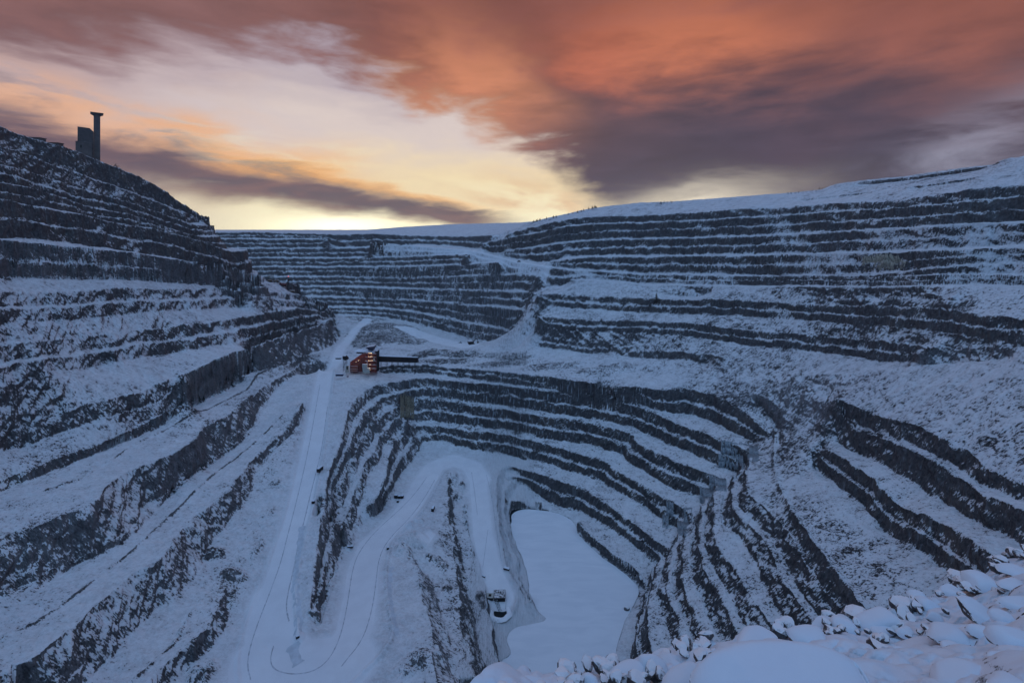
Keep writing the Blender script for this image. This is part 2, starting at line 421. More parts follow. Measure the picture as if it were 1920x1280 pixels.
# roads
LN('road1_l', [(598, 692, -200), (585, 730, -207), (570, 800, -220), (555, 870, -230), (535, 960, -241), (520, 1010, -246), (500, 1060, -250), (472, 1130, -255), (455, 1180, -257), (442, 1240, -259), (450, 1300, -260)], toe=False, rag=.1)
LN('road1_r', [(628, 692, -200), (622, 740, -208), (612, 820, -222), (602, 880, -231), (590, 940, -239), (574, 1000, -245), (562, 1060, -250), (552, 1110, -254), (556, 1150, -256), (560, 1200, -258)], toe=False, rag=.1)
LN('hair1', [(500, 1210, -258.5), (530, 1260, -259.5), (600, 1250, -260), (640, 1220, -260.5), (690, 1250, -261), (560, 1320, -261), (640, 1330, -262)], toe=False, rag=0)
LN('hair2', [(250, 1400, -255), (350, 1400, -258), (560, 1400, -262), (700, 1400, -262), (800, 1400, -264), (900, 1420, -285)], toe=False, rag=0)
LN('road2_l', [(764, 882, -281), (737, 935, -278), (714, 960, -276), (684, 984, -274), (657, 1026, -271), (634, 1062, -269), (614, 1120, -265), (594, 1186, -261)], toe=False, rag=.1)
LN('road2_r', [(832, 885, -282), (814, 920, -279.5), (792, 960, -276), (737, 1010, -272), (724, 1050, -269), (724, 1100, -266), (730, 1150, -263.5), (742, 1195, -261.5), (700, 1245, -261.5), (640, 1300, -262)], toe=False, rag=.1)
LN('pocket', [(815, 1000, -275), (800, 1025, -275), (790, 1020, -275), (806, 990, -275)], toe=False, rag=0)
LN('junction', [(820, 850, -282), (860, 845, -283), (900, 850, -284), (925, 862, -284.5), (880, 880, -285), (915, 890, -285.5)], toe=False, rag=0)
LN('road3_l', [(868, 896, -286), (864, 930, -289.5), (878, 1008, -294), (903, 1070, -299), (914, 1110, -302), (920, 1140, -303.5), (930, 1165, -304.5)], toe=False, rag=.1)
LN('road3_r', [(920, 895, -286), (932, 980, -292.5), (942, 1055, -298.5), (955, 1078, -300.5), (975, 1125, -303.5), (960, 1150, -304.5)], toe=False, rag=.1)
LN('c', [(745, 1030, -271), (772, 1050, -268), (790, 1110, -266), (803, 1170, -263.5), (815, 1240, -262), (822, 1300, -262)], rev=True, h=14, cot=1.0, dbl=False, rag=1.6)
LN('d', [(838, 885, -281), (843, 963, -282), (850, 1020, -282), (858, 1090, -281), (861, 1150, -280), (873, 1207, -278), (897, 1290, -277)], rev=True, h=18, cot=.7, dbl=False, rag=1.8)
LN('e', [(868, 945, -287), (877, 1005, -290), (895, 1060, -294), (908, 1105, -297), (918, 1160, -298), (930, 1220, -298), (946, 1290, -298)], rev=True, h=11, cot=.75, dbl=False, rag=1.5)
# left wall, bottom to top
LN('a1', [(275, 1272, -248), (325, 1232, -248), (375, 1187, -248), (400, 1160, -248), (412, 1128, -248), (425, 1095, -248.5)], pre=[(0, -150)], h=9, cot=.9, dbl=False)
LN('a2', [(0, 1264, -225), (70, 1230, -225), (125, 1186, -225), (160, 1152, -225), (212, 1110, -225), (240, 1085, -225), (295, 1052, -225), (325, 1010, -225), (362, 967, -225), (387, 952, -224), (430, 915, -223), (462, 872, -221), (487, 847, -220), (525, 818, -216), (555, 772, -208), (568, 752, -204)], pre=[(5, -120)], h=22, cot=.95, rag=1.5, frac=.93, dbl=False)
LN('a2t', [(200, 1277, -247), (225, 1252, -247), (287, 1192, -247), (312, 1172, -247), (347, 1132, -247), (375, 1098, -246.5), (430, 1020, -244), (480, 950, -239), (495, 915, -234), (530, 880, -228), (560, 804, -219), (575, 740, -208)], toe=False, rag=.5)
LN('a3', [(0, 997, -195), (62, 990, -195), (120, 962, -195), (180, 943, -195), (192, 915, -195), (237, 883, -195), (300, 863, -195), (355, 835, -195), (378, 802, -195), (430, 776, -195), (445, 757, -195), (487, 726, -195), (550, 694, -195), (572, 676, -197)], pre=[(0, -140)], h=27, cot=.9, rag=1.5, frac=.93, dbl=False)
LN('a3t', [(0, 1152, -223), (60, 1115, -223), (112, 1072, -223), (212, 1027, -223), (250, 1005, -223), (282, 967, -223), (325, 925, -223), (370, 890, -222.5), (412, 862, -222), (450, 832, -220), (512, 770, -212), (540, 750, -208), (582, 702, -200)], toe=False, pre=[(5, -130)], rag=.5)
LN('a4', [(0, 804, 366), (28, 806, 372), (60, 792, 381), (114, 774, 397), (165, 757, 412), (207, 747, 425), (262, 736, 448), (300, 716, 468), (330, 706, 486)], pre=[(0, -150)], h=15, cot=.6, rag=1.8, dbl=False, frac=.9)
LN('a4m', [(0, 899, 340), (60, 876, 355), (109, 856, 370), (190, 828, 397), (247, 804, 420), (304, 776, 449), (345, 756, 470)], pre=[(0, -150)], h=9, cot=.8, rag=1.8, dbl=False, frac=.9)
LN('a4b', [(335, 704, 484), (350, 700, 492), (390, 681, 522), (425, 663, 556), (470, 650, 602), (495, 644, 628), (540, 625, 682), (587, 612, 755), (620, 603, 818)], h=34, cot=.85, rag=1.6, frac=.93, dbl=False, ext=[(-20, 30), (-120, 70)])
LN('a4t', [(0, 940, -193), (62, 917, -193), (115, 890, -193), (200, 842, -193), (250, 822, -193), (292, 805, -193), (320, 790, -193), (382, 752, -193), (425, 732, -193), (475, 702, -194), (490, 690, -195), (560, 652, -196), (590, 641, -197), (628, 634, -197)], toe=False, pre=[(0, -140)], rag=.6)
LN('a5', [(0, 650, 396), (50, 641, 412), (135, 635, 450), (175, 630, 468), (237, 622, 498), (287, 618, 525), (320, 612, 543), (370, 605, 575), (425, 600, 615), (495, 586, 684), (540, 580, 745), (570, 577, 795), (612, 586, 880)], pre=[(0, -150)], h=30, cot=.75, rag=1.8, ext=[(-20, 30), (-120, 70)])
LN('a6', [(0, 546, 428), (32, 546, 440), (125, 547, 478), (180, 541, 506), (265, 541, 553), (312, 540, 582), (375, 541, 632), (412, 540, 668), (475, 545, 745), (520, 546, 805), (562, 551, 865), (615, 571, 925)], pre=[(0, -160)], h=31, cot=.7, rag=1.8, ext=[(-20, 30), (-140, 70)])
LN('a6in', [(0, 526, 446), (150, 528, 503), (300, 529, 588), (385, 533, 655), (470, 535, 755), (500, 531, 818), (540, 529, 892), (562, 534, 920)], toe=False, rag=.2)
LN('a7', [(0, 447, 458), (75, 457, 486), (160, 465, 522), (237, 471, 562), (325, 485, 612), (387, 492, 655), (437, 500, 695), (475, 510, 730), (488, 519, 745)], pre=[(-10, -160)], cot=.75, rag=1.6, ext=[(-25, 35), (-70, 110), (-110, 160), (-290, 220)])
LN('a8', [(0, 372, 483), (75, 390, 522), (175, 407, 575), (200, 416, 590), (287, 430, 641), (350, 443, 684), (410, 462, 726), (422, 472, 740)], pre=[(-15, -170)], rag=1.5, ext=[(0, 70), (-60, 130), (-200, 170)])
LN('a9', [(0, 342, 506), (40, 348, 525), (100, 365, 557), (162, 389, 594), (225, 397, 632), (282, 412, 668), (320, 429, 692), (365, 444, 722)], pre=[(-15, -170)], rag=1.3, ext=[(0, 70), (-60, 130), (-200, 170)])
LN('a10', [(0, 306, 530), (50, 320, 556), (107, 340, 588), (150, 353, 614), (187, 365, 637), (250, 382, 676), (325, 407, 722), (355, 422, 742)], pre=[(-15, -170)], rag=1.3, ext=[(0, 70), (-60, 130), (-200, 170)])
LN('a11', [(0, 270, 556), (75, 300, 598), (150, 326, 640), (225, 352, 685), (300, 381, 730), (345, 403, 757)], pre=[(-15, -170)], rag=1.2, dbl=False, ext=[(0, 70), (-60, 130), (-200, 170)])
LN('a13', [(0, 237, 590), (15, 245, 600), (50, 257, 616), (82, 265, 631), (112, 274, 646), (142, 282, 661), (162, 291, 671), (190, 303, 687), (225, 317, 706), (250, 327, 719), (287, 343, 739), (307, 357, 750), (332, 375, 764), (350, 387, 774), (367, 400, 783), (382, 407, 791), (392, 418, 797), (398, 433, 802)], pre=[(-15, -170)], dbl=False, rag=.7, ext=[(-10, 20), (-140, 80)])
LN('a13top', [(150, 288, 680), (190, 304, 705), (225, 319, 724), (250, 329, 737), (287, 345, 757), (307, 359, 768), (332, 377, 782), (350, 389, 792), (367, 402, 801), (382, 410, 809), (392, 421, 815)], toe=False, rag=.2)
LN('a13back', [(-150, 225, 760), (100, 300, 800), (200, 335, 840)], toe=False, rag=.2)
# ground beyond and the bank the camera stands on
BANK = [(780, 1330, 4.2), (900, 1290, 4.6), (945, 1277, 4.9), (1000, 1267, 5.2), (1060, 1256, 5.5), (1150, 1244, 5.8), (1220, 1228, 6.0), (1300, 1204, 6.2), (1400, 1186, 6.4), (1480, 1176, 6.8), (1580, 1158, 7.6), (1640, 1146, 8.4), (1700, 1128, 9.4), (1770, 1102, 10.5), (1830, 1080, 11.5), (1870, 1052, 12.5), (1920, 1030, 13.5), (2050, 990, 15)]

GU0, GU1, GDU = -300.0, 2220.0, 1.35
us = np.arange(GU0, GU1 + 1, GDU)
us = np.concatenate([GU0 - 30 * (np.geomspace(1, 50, 30)[::-1]), us, GU1 + 30 * (np.geomspace(1, 50, 30))])
ys = np.concatenate([np.geomspace(14, 235, 160, endpoint=False), np.geomspace(235, 1000, 1050, endpoint=False), np.geomspace(1000, 1320, 240, endpoint=False), np.geomspace(1320, 2600, 70, endpoint=False), np.geomspace(2600, 3200, 8)])
NU, NY = len(us), len(ys)
LY = np.log(ys)


def unproj(u, v, k):
    y = k if k > 0 else k * FPX / (VH - v)
    return ((u - UC) / FPX * y, y, (VH - v) / FPX * y)


def resample(P, step):
    P = np.asarray(P, float)
    # light corner rounding
    for _ in range(2):
        Q = [P[0]]
        for a, b in zip(P[:-1], P[1:]):
            Q += [a * .75 + b * .25, a * .25 + b * .75]
        Q.append(P[-1])
        P = np.array(Q)
    seg = np.linalg.norm(np.diff(P[:, :2], axis=0), axis=1)
    s = np.concatenate([[0], np.cumsum(seg)])
    n = max(4, int(s[-1] / step))
    q = np.linspace(0, s[-1], n)
    return np.stack([np.interp(q, s, P[:, k]) for k in range(3)], 1), q


def push(name, u):
    """the east wall stands back a little in its middle, so its overall slope stays near 42 degrees"""
    k = {'r7': .022, 'r7b': .022, 'r6': .04, 'r5': .055}.get(name, .07)
    if name == 'ramp' or name[0] == 'r' and not name.startswith('road'):
        return 1 + k * float(np.interp(u, [1040, 1150, 1500, 1760], [0, 1, 1, 0]))
    return 1.0


BARE = {'far': .72, 'ramp': .72, 'r': .76, 'rim': .5, 'rtop': .6, 'r7': .8, 'n': .74, 'n3t': .6, 'm': .8, 'tal': .55, 'tal2': .5, 'road': .1, 'hair': .1, 'c': .65, 'd': .9, 'e': .8,
        'a1': .80, 'a2': .84, 'a2t': .4, 'a3': .84, 'a3t': .4, 'a4': .78, 'a4t': .45, 'a5': .62, 'a6': .62, 'a7': .52, 'a8': .70, 'a9': .68, 'a10': .70, 'a11': .70, 'a13': .74, 'a4m': .7, 'a4b': .82, 'lake': .4, 'junction': .3, 'pocket': .3, 'floor_edge': .6, 'far_hill': .2}


DUSTY = {'far': .12, 'r': .07, 'r7': .1, 'rim': .2, 'n': .05, 'm': .06, 'a1': .12, 'a2': .15, 'a3': .15, 'a4': .06, 'a4t': .3, 'a5': .06, 'a6': .06, 'a7': .12, 'a8': .03, 'a9': .03, 'a10': .02, 'a11': .02, 'a13': .02, 'a4m': .08, 'a4b': .12, 'c': .3, 'd': .12, 'e': .15, 'tal': .3, 'road': .4}


def dust_of(L, P):
    n = L['name']
    key = max((k for k in DUSTY if n.startswith(k)), key=len, default=None)
    b = np.full(len(P), DUSTY.get(key, .2))
    if n in ('m1', 'm2', 'm3'):
        b = np.interp(P[:, 0], [-170, -120, -60], [.15, .12, .04]) + 0 * b
    return b


def bare_of(L, P):
    n = L['name']
    key = max((k for k in BARE if n.startswith(k)), key=len, default=None)
    b = np.full(len(P), BARE.get(key, .5))
    if n in ('m1', 'm2', 'm3'):
        b = np.interp(P[:, 0], [-170, -120, -60], [.62, .66, .85]) + 0 * b
    if n == 'm4':
        b = np.interp(P[:, 0], [-8, 10], [-.1, .85]) + 0 * b
    if n[0] in 'arfn' and not n.startswith('road'):
        q = np.arange(len(P)) * 3.0
        b = b + (1.1 if n[0] in 'ar' else .6) * fbm(q / 75.0, q * 0 + len(n) * 3.1 + ord(n[-1]), 4, 611)      # falls and clean stretches along a face
    if n in ('a5', 'a6'):
        b = b - np.interp(P[:, 0], [-440, -390], [.35, 0])
    return b


def prep_lines():
    for i, L in enumerate(LINES):
        W = [unproj(*p) for p in L['pts']]
        W = [(x * f, y * f, z * f) for (x, y, z), f in ((w, push(L['name'], p[0])) for w, p in zip(W, L['pts']))]
        if L['pre']:
            x0, y0, z0 = W[0]
            W = [(x0 + dx, y0 + dy, z0) for dx, dy in L['pre']] + W
        if L['ext']:
            x0, y0, z0 = W[-1]
            W = W + [(x0 + dx, y0 + dy, z0) for dx, dy in L['ext']]
        if L['rev']:
            W = W[::-1]
        P, q = resample(W, 3.0)
        T = np.gradient(P[:, :2], axis=0)
        T /= np.maximum(1e-6, np.linalg.norm(T, axis=1))[:, None]
        k = 4
        Ts = np.stack([np.convolve(np.pad(T[:, j], k, mode='edge'), np.ones(2 * k + 1) / (2 * k + 1), 'valid') for j in range(2)], 1)
        Ts /= np.maximum(1e-6, np.linalg.norm(Ts, axis=1))[:, None]
        Nn = np.stack([Ts[:, 1], -Ts[:, 0]], 1)
        rg = L['rag']
        # the crest is chipped and scalloped
        j = rg * (2.6 * fbm(q / 26.0, q * 0 + i * 7.7, 3, 11) + 2.2 * fbm(q / 7.0, q * 0 + i * 3.3, 2, 23))
        zz = rg * 1.2 * fbm(q / 30.0, q * 0 + i * 5.1, 3, 37)
        P[:, :2] += Nn * j[:, None]
        P[:, 2] += zz
        L['P'], L['q'], L['N'] = P, q, Nn


def constraints():
    prep_lines()
    allP = np.concatenate([L['P'] for L in LINES])
    own = np.concatenate([np.full(len(L['P']), i) for i, L in enumerate(LINES)])
    C = []
    face = []
    for i, L in enumerate(LINES):
        P, Nn, q = L['P'], L['N'], L['q']
        bcol = np.stack([bare_of(L, P), dust_of(L, P)], 1)
        C.append(np.c_[P, bcol])
        if not L['toe']:
            continue
        oth = allP[own != i]
        D = np.full(len(P), np.inf)
        ZH = np.full(len(P), np.nan)
        for s in range(0, len(P), 200):
            d = oth[None, :, :2] - P[s:s + 200, None, :2]
            t_ = d[..., 0] * Nn[s:s + 200, None, 0] + d[..., 1] * Nn[s:s + 200, None, 1]
            c_ = np.abs(d[..., 0] * Nn[s:s + 200, None, 1] - d[..., 1] * Nn[s:s + 200, None, 0])
            ok = (t_ > 1.0) & (t_ < 110) & (c_ < 4.0) & (oth[None, :, 2] < P[s:s + 200, None, 2] - 2.0)
            t_ = np.where(ok, t_, np.inf)
            jm = np.argmin(t_, 1)
            D[s:s + 200] = t_[np.arange(len(jm)), jm]
            ZH[s:s + 200] = oth[jm, 2]
        hit = np.isfinite(D)
        h = np.where(hit, P[:, 2] - ZH, 12.0)
        if L['h'] is not None:
            h = np.where(hit, np.minimum(h, L['h']), L['h'])
        h = np.clip(h, 1.0, 42.0)
        k = 7
        sm = lambda a: np.convolve(np.pad(a, k, mode='edge'), np.ones(2 * k + 1) / (2 * k + 1), 'valid')
        h = sm(h)
        cot_, frac_ = L['cot'], L['frac']
        if L['name'] in ('m1', 'm2', 'm3'):
            cot_ = np.interp(P[:, 0], [-165, -110], [1.05, cot_])
            frac_ = np.interp(P[:, 0], [-165, -110], [.95, frac_])
            # the south-east flank is laid back
            fl = np.where(P[:, 1] < 425, np.interp(P[:, 0], [95, 130], [0, 1]), 0)
            cot_ = cot_ + fl * .5
            frac_ = frac_ + fl * .2
        if L['name'] == 'm4':
            cot_ = np.interp(P[:, 0], [-6, 12], [1.9, .5])
            frac_ = np.interp(P[:, 0], [-6, 12], [.9, .6])
        w = np.minimum(h * cot_, np.where(hit, frac_ * D, 1e9))
        w = sm(np.minimum(w, sm(w)))
        w = w * (1 + 0.35 * fbm(q / 18.0, q * 0 + i * 1.7, 3, 51))
        tal = np.clip(np.where(hit, h * 0.10, 0.5), 0, 2.5) * (1 + fbm(q / 9.0, q * 0 + i, 2, 77))   # small scree apron
        ends = np.clip(np.minimum(q, q[-1] - q) / 15.0, 0.05, 1)
        lower = P.copy()
        lower[:, :2] += Nn * w[:, None]
        lower[:, 2] = P[:, 2] - (h - tal) * ends
        C.append(np.c_[lower, bcol])
        if L['dbl']:
            m1 = P.copy()
            m2 = P.copy()
            f1, f2 = 0.40, 0.62
            m1[:, :2] += Nn * (w * f1)[:, None]
            m1[:, 2] -= (h - tal) * ends * (0.48 + 0.1 * fbm(q / 12.0, q * 0 + 3 * i, 2, 5))
            m2[:, :2] += Nn * (w * f2)[:, None]
            m2[:, 2] = m1[:, 2] - 0.05 * h
            C += [np.c_[m1, bcol], np.c_[m2, bcol]]
    return np.concatenate(C), allP


def rasterise(C):
    """average all survey points that fall into a cell of the (bearing, log distance) table"""
    A = np.zeros((NU, NY))
    B = np.zeros((NU, NY))
    Wt = np.zeros((NU, NY))
    u = UC + FPX * C[:, 0] / C[:, 1]
    iu = np.interp(u, us, np.arange(NU), left=-9, right=-9)
    iy = np.interp(np.log(np.maximum(C[:, 1], 1e-3)), LY, np.arange(NY), left=-9, right=-9)
    a = np.rint(iu).astype(int)
    b = np.rint(iy).astype(int)
    ok = (iu >= 0) & (iy >= 0)
    D3 = np.zeros((NU, NY))
    for da in (0, 1):
        aa = np.minimum(a[ok] + da, NU - 1)
        np.add.at(A, (aa, b[ok]), C[ok, 2])
        np.add.at(B, (aa, b[ok]), C[ok, 3])
        np.add.at(D3, (aa, b[ok]), C[ok, 4])
        np.add.at(Wt, (aa, b[ok]), 1)
    M = Wt > 0
    A[M] /= Wt[M]
    B[M] /= Wt[M]
    D3[M] /= Wt[M]
    return A, B, D3, M


def dens(P, step_px=0.8):
    """subdivide so that no cell along a line is skipped"""
    out = [P[:1]]
    u = UC + FPX * P[:, 0] / np.maximum(P[:, 1], 1)
    l = np.log(np.maximum(P[:, 1], 1)) * FPX
    n = np.maximum(np.abs(np.diff(u)), np.abs(np.diff(l)))
    for i in range(len(P) - 1):
        k = int(min(60, max(1, math.ceil(n[i] / step_px))))
        t_ = (np.arange(1, k + 1) / k)[:, None]
        out.append(P[i] * (1 - t_) + P[i + 1] * t_)
    return np.concatenate(out)


def solve(A, M, fine_its=50):
    """membrane through the survey points, coarse to fine"""
    levels = [(A, M)]
    while min(levels[-1][0].shape) > 24:
        a, m = levels[-1]
        n0, n1 = a.shape[0] // 2 * 2, a.shape[1] // 2 * 2
        aw = (a * m)[:n0, :n1].reshape(n0 // 2, 2, n1 // 2, 2).sum((1, 3))
        mw = m[:n0, :n1].astype(float).reshape(n0 // 2, 2, n1 // 2, 2).sum((1, 3))
        levels.append((np.where(mw > 0, aw / np.maximum(mw, 1), 0), mw > 0))
    Z = None
    for a, m in levels[::-1]:
        a = a.astype(np.float32)
        if Z is None:
            Z = np.where(m, a, a[m].mean()).astype(np.float32)
            its = 800
        else:
            Z = np.repeat(np.repeat(Z, 2, 0), 2, 1)
            Z = np.pad(Z, ((0, max(0, a.shape[0] - Z.shape[0])), (0, max(0, a.shape[1] - Z.shape[1]))), mode='edge')[:a.shape[0], :a.shape[1]]
            its = 120 if a.size < 400000 else fine_its
        for _ in range(its):
            Z[m] = a[m]
            p = np.pad(Z, 1, mode='edge')
            Z = 0.25 * (p[:-2, 1:-1] + p[2:, 1:-1] + p[1:-1, :-2] + p[1:-1, 2:])
        Z[m] = a[m]
    return Z


def in_poly(x, y, poly):
    inside = np.zeros(x.shape, bool)
    n = len(poly)
    for i in range(n):
        x0, y0 = poly[i]
        x1, y1 = poly[(i + 1) % n]
        c = ((y0 > y) != (y1 > y)) & (x < (x1 - x0) * (y - y0) / (y1 - y0 + 1e-12) + x0)
        inside ^= c
    return inside


def dist_to(x, y, P):
    d = np.full(x.shape, 1e9, np.float32)
    for a, b in zip(P[:-1], P[1:]):
        ab = b - a
        t_ = np.clip(((x - a[0]) * ab[0] + (y - a[1]) * ab[1]) / (ab @ ab + 1e-9), 0, 1)
        d = np.minimum(d, np.hypot(x - a[0] - t_ * ab[0], y - a[1] - t_ * ab[1]))
    return d


def W2(pts):
    return np.array([unproj(*p)[:2] for p in pts])


def build_height():
    C, _ = constraints()
    segs = []
    # split back into lines for densifying: jumps larger than 30 m separate lines
    br = np.where(np.linalg.norm(np.diff(C[:, :2], axis=0), axis=1) > 30)[0] + 1
    for S in np.split(C, br):
        S = S[S[:, 1] > 5]
        if len(S) > 1:
            segs.append(dens(S))
    fixed = []
    for p in BANK:
        x, y, z = unproj(*p)
        f = 14.2 / y if y < 14.2 else 1
        fixed.append((x * f, y * f, z - (14.2 - y) * 1.9 if y < 14.2 else z))
    fx = np.array(fixed)
    q = np.linspace(0, len(fx) - 1, 200)
    fx = np.stack([np.interp(q, np.arange(len(fx)), fx[:, k]) for k in range(3)], 1)
    far_pts = []
    for uu in np.linspace(us[0], us[-1], 1500):
        far_pts.append(((uu - UC) / FPX * 3199, 3199.0, -3.0))
        if uu < 700:
            far_pts.append(((uu - UC) / FPX * 14.2, 14.2, -30.0))
    more = np.concatenate([fx, np.array(far_pts)])
    C = np.concatenate(segs + [np.c_[more, np.full(len(more), .3), np.full(len(more), .2)]])
    A, B, D3, M = rasterise(C)
    return solve(A, M), solve(B, M, 12), solve(D3, M, 12)


Z, BAREMAP, DUST = build_height()
U2, Y2 = np.meshgrid(us, ys, indexing='ij')
X2 = ((U2 - UC) / FPX * Y2).astype(np.float32)
Y2 = Y2.astype(np.float32)
Z0 = Z.copy()


def slope_of(Zs):
    dzu = np.gradient(Zs, axis=0)
    dzy = np.gradient(Zs, axis=1)
    dxu = np.gradient(X2, axis=0)
    dxy = np.gradient(X2, axis=1)
    dyy = np.gradient(Y2, axis=1)
    gx = dzu / dxu
    gy = (dzy - gx * dxy) / dyy
    return gx, gy


gx, gy = slope_of(Z0)
SL = np.hypot(gx, gy)
steep = np.clip((SL - 0.45) / 0.7, 0, 1)
kk = 2
st = np.pad(steep, kk, mode='edge')
steep_s = sum(st[i:i + NU, j:j + NY] for i in range(2 * kk + 1) for j in range(2 * kk + 1)) / (2 * kk + 1) ** 2

# roads and pit floors are swept smooth
ROADS = [
    ('main ramp', [(612, 690, -200), (603, 735, -207.5), (591, 810, -221), (578, 875, -230.5), (562, 950, -240), (546, 1005, -245.5), (530, 1060, -250), (512, 1120, -254.5)], 11.5),
    ('ramp foot', [(512, 1120, -254.5), (505, 1180, -257.5), (520, 1240, -259.5)], 16.0),
    ('hairpin', [(500, 1235, -259.3), (560, 1262, -260.3), (640, 1240, -260.8), (560, 1310, -261)], 22.0),
    ('lower road', [(640, 1230, -260.8), (665, 1180, -262), (675, 1120, -265), (682, 1060, -269), (699, 1020, -271.5), (750, 975, -275), (785, 925, -279), (808, 885, -281.5)], 14.0),
    ('junction', [(790, 910, -280), (815, 875, -282), (850, 862, -283), (885, 875, -285), (900, 900, -287)], 14.0),
    ('lake road', [(896, 905, -287), (900, 940, -290), (905, 1000, -293.5), (922, 1070, -299), (942, 1118, -302.5)], 11.5),
    ('pocket', [(797, 1012, -275), (806, 1003, -275)], 7.0),
    ('plant', [(605, 700, -200), (630, 680, -200), (640, 655, -200), (665, 625, -199), (690, 605, -198)], 9.0),
    ('floor', [(760, 618, -200), (830, 636, -200), (880, 650, -200)], 22.0),
    ('rampx', [(725, 456, 1150), (800, 463, 1090), (887, 471, 1005), (955, 489, 905), (1025, 501, 822)], 7.0),
]
road = np.zeros_like(Z)
for nm, pts, hw in ROADS:
    d = dist_to(X2, Y2, W2(pts))
    road = np.maximum(road, np.clip((hw - d) / 5.0 + 0.5, 0, 1))
WLAKE = W2([(u, v, LAKE_Z) for u, v in LAKE])
_P, _q = resample([(x, y, 0) for x, y in WLAKE], 3.0)
_T = np.gradient(_P[:, :2], axis=0)
_T /= np.maximum(1e-6, np.linalg.norm(_T, axis=1))[:, None]
_j = 3.2 * fbm(_q / 16.0, _q * 0 + 2.2, 4, 711)
WLAKE = _P[:-1, :2] + (np.stack([_T[:, 1], -_T[:, 0]], 1) * _j[:, None])[:-1]     # ragged shoreline
lake_in = in_poly(X2, Y2, WLAKE)

# rubble heaps on the upper floor, snow cone, spoil
heap = np.zeros_like(Z)
HEAPS = [  # u, v, level, radius x, radius y, height
    (722, 626, -200, 72, 95, 10), (690, 645, -200, 30, 45, 6), (770, 640, -200, 34, 30, 5), (815, 664, -200, 34, 16, 8), (870, 668, -200, 40, 15, 7), (920, 672, -200, 36, 15, 5),
    (965, 676, -198, 34, 16, 6), (785, 668, -200, 20, 12, 6), (685, 604, -200, 45, 40, 6), (840, 678, -200, 70, 14, 3), (950, 686, -200, 70, 14, 3), (1040, 690, -197, 60, 16, 2.5), (1130, 698, -196, 60, 16, 2.5)]
for (u, v, l, rx, ry, hh) in HEAPS:
    x0, y0, _ = unproj(u, v, l)
    r = np.hypot((X2 - x0) / rx, (Y2 - y0) / ry)
    heap = np.maximum(heap, hh * np.clip(1 - r, 0, 1) ** 0.8)
cone = np.zeros_like(Z)
for (u, v, l, rad, hh) in [(762, 738, -212, 15, 13), (735, 742, -210, 9, 5), (993, 1120, -305, 3, 2), (1000, 1140, -306, 6, 2.5)]:
    x0, y0, _ = unproj(u, v, l)
    cone = np.maximum(cone, hh * np.clip(1 - np.hypot(X2 - x0, Y2 - y0) / rad, 0, 1))
outc = np.zeros_like(Z)
for (u, v, l, rx, ry, hh) in [(402, 1042, -245, 9, 6, 6), (440, 1072, -246, 10, 5, 4), (483, 1030, -246, 4, 9, 4), (380, 1255, -255, 7, 9, 5), (375, 1215, -254, 5, 6, 3), (505, 960, -240, 6, 8, 2.5), (520, 905, -233, 6, 6, 2.5),
                              (640, 975, -250, 7, 12, 4), (655, 1005, -262, 6, 9, 4), (612, 1090, -258, 4, 16, 4), (598, 1120, -257, 3, 12, 3), (866, 905, -284, 4, 10, 5), (858, 925, -285, 5, 8, 4), (900, 1125, -300, 4, 6, 4), (905, 1140, -301, 3, 5, 4), (830, 1055, -278, 5, 7, 4), (838, 1105, -280, 4, 6, 3),
                              (768, 985, -275, 5, 5, 2.5), (786, 976, -276, 5, 4, 2.5), (806, 1036, -274, 5, 4, 3), (822, 1040, -275, 5, 4, 3), (770, 1040, -271, 6, 5, 3), (752, 1022, -271, 5, 6, 2.5),
                              (735, 820, -250, 12, 10, 5), (700, 790, -232, 10, 8, 6), (690, 800, -235, 8, 6, 4), (790, 1260, -270, 9, 7, 5), (760, 1275, -268, 7, 5, 3), (740, 760, -226, 9, 7, 4)]:
    x0, y0, _ = unproj(u, v, l)
    r = np.hypot((X2 - x0) / rx, (Y2 - y0) / ry)
    outc = np.maximum(outc, hh * np.clip(1.15 - r, 0, 1))
mound = np.zeros_like(Z)
for (u, v, l, rx, ry, hh) in [(775, 1010, -273, 14, 12, 4), (755, 1030, -271, 9, 9, 3), (850, 895, -283, 6, 16, 3), (560, 1195, -258, 4, 4, 1.2)]:
    x0, y0, _ = unproj(u, v, l)
    r = np.hypot((X2 - x0) / rx, (Y2 - y0) / ry)
    mound = np.maximum(mound, hh * np.clip(1 - r * r, 0, 1))

clear = (1 - road) * np.where(lake_in, 0, 1)
nearw = np.clip((Y2 - 14) / 60, 0.15, 1)
# broken rock on the faces: buttresses, ledges, chutes
butt = fbm(X2 / 34, Y2 / 34, 3, 101) * 7.0
led = (np.abs(fbm(X2 / 11, Y2 / 11, 4, 131)) - 0.12) * 9.0
fine = fbm(X2 / 3.6, Y2 / 3.6, 3, 151) * 2.6
Z = Z0 + clear * steep_s * nearw * (butt + led + fine)
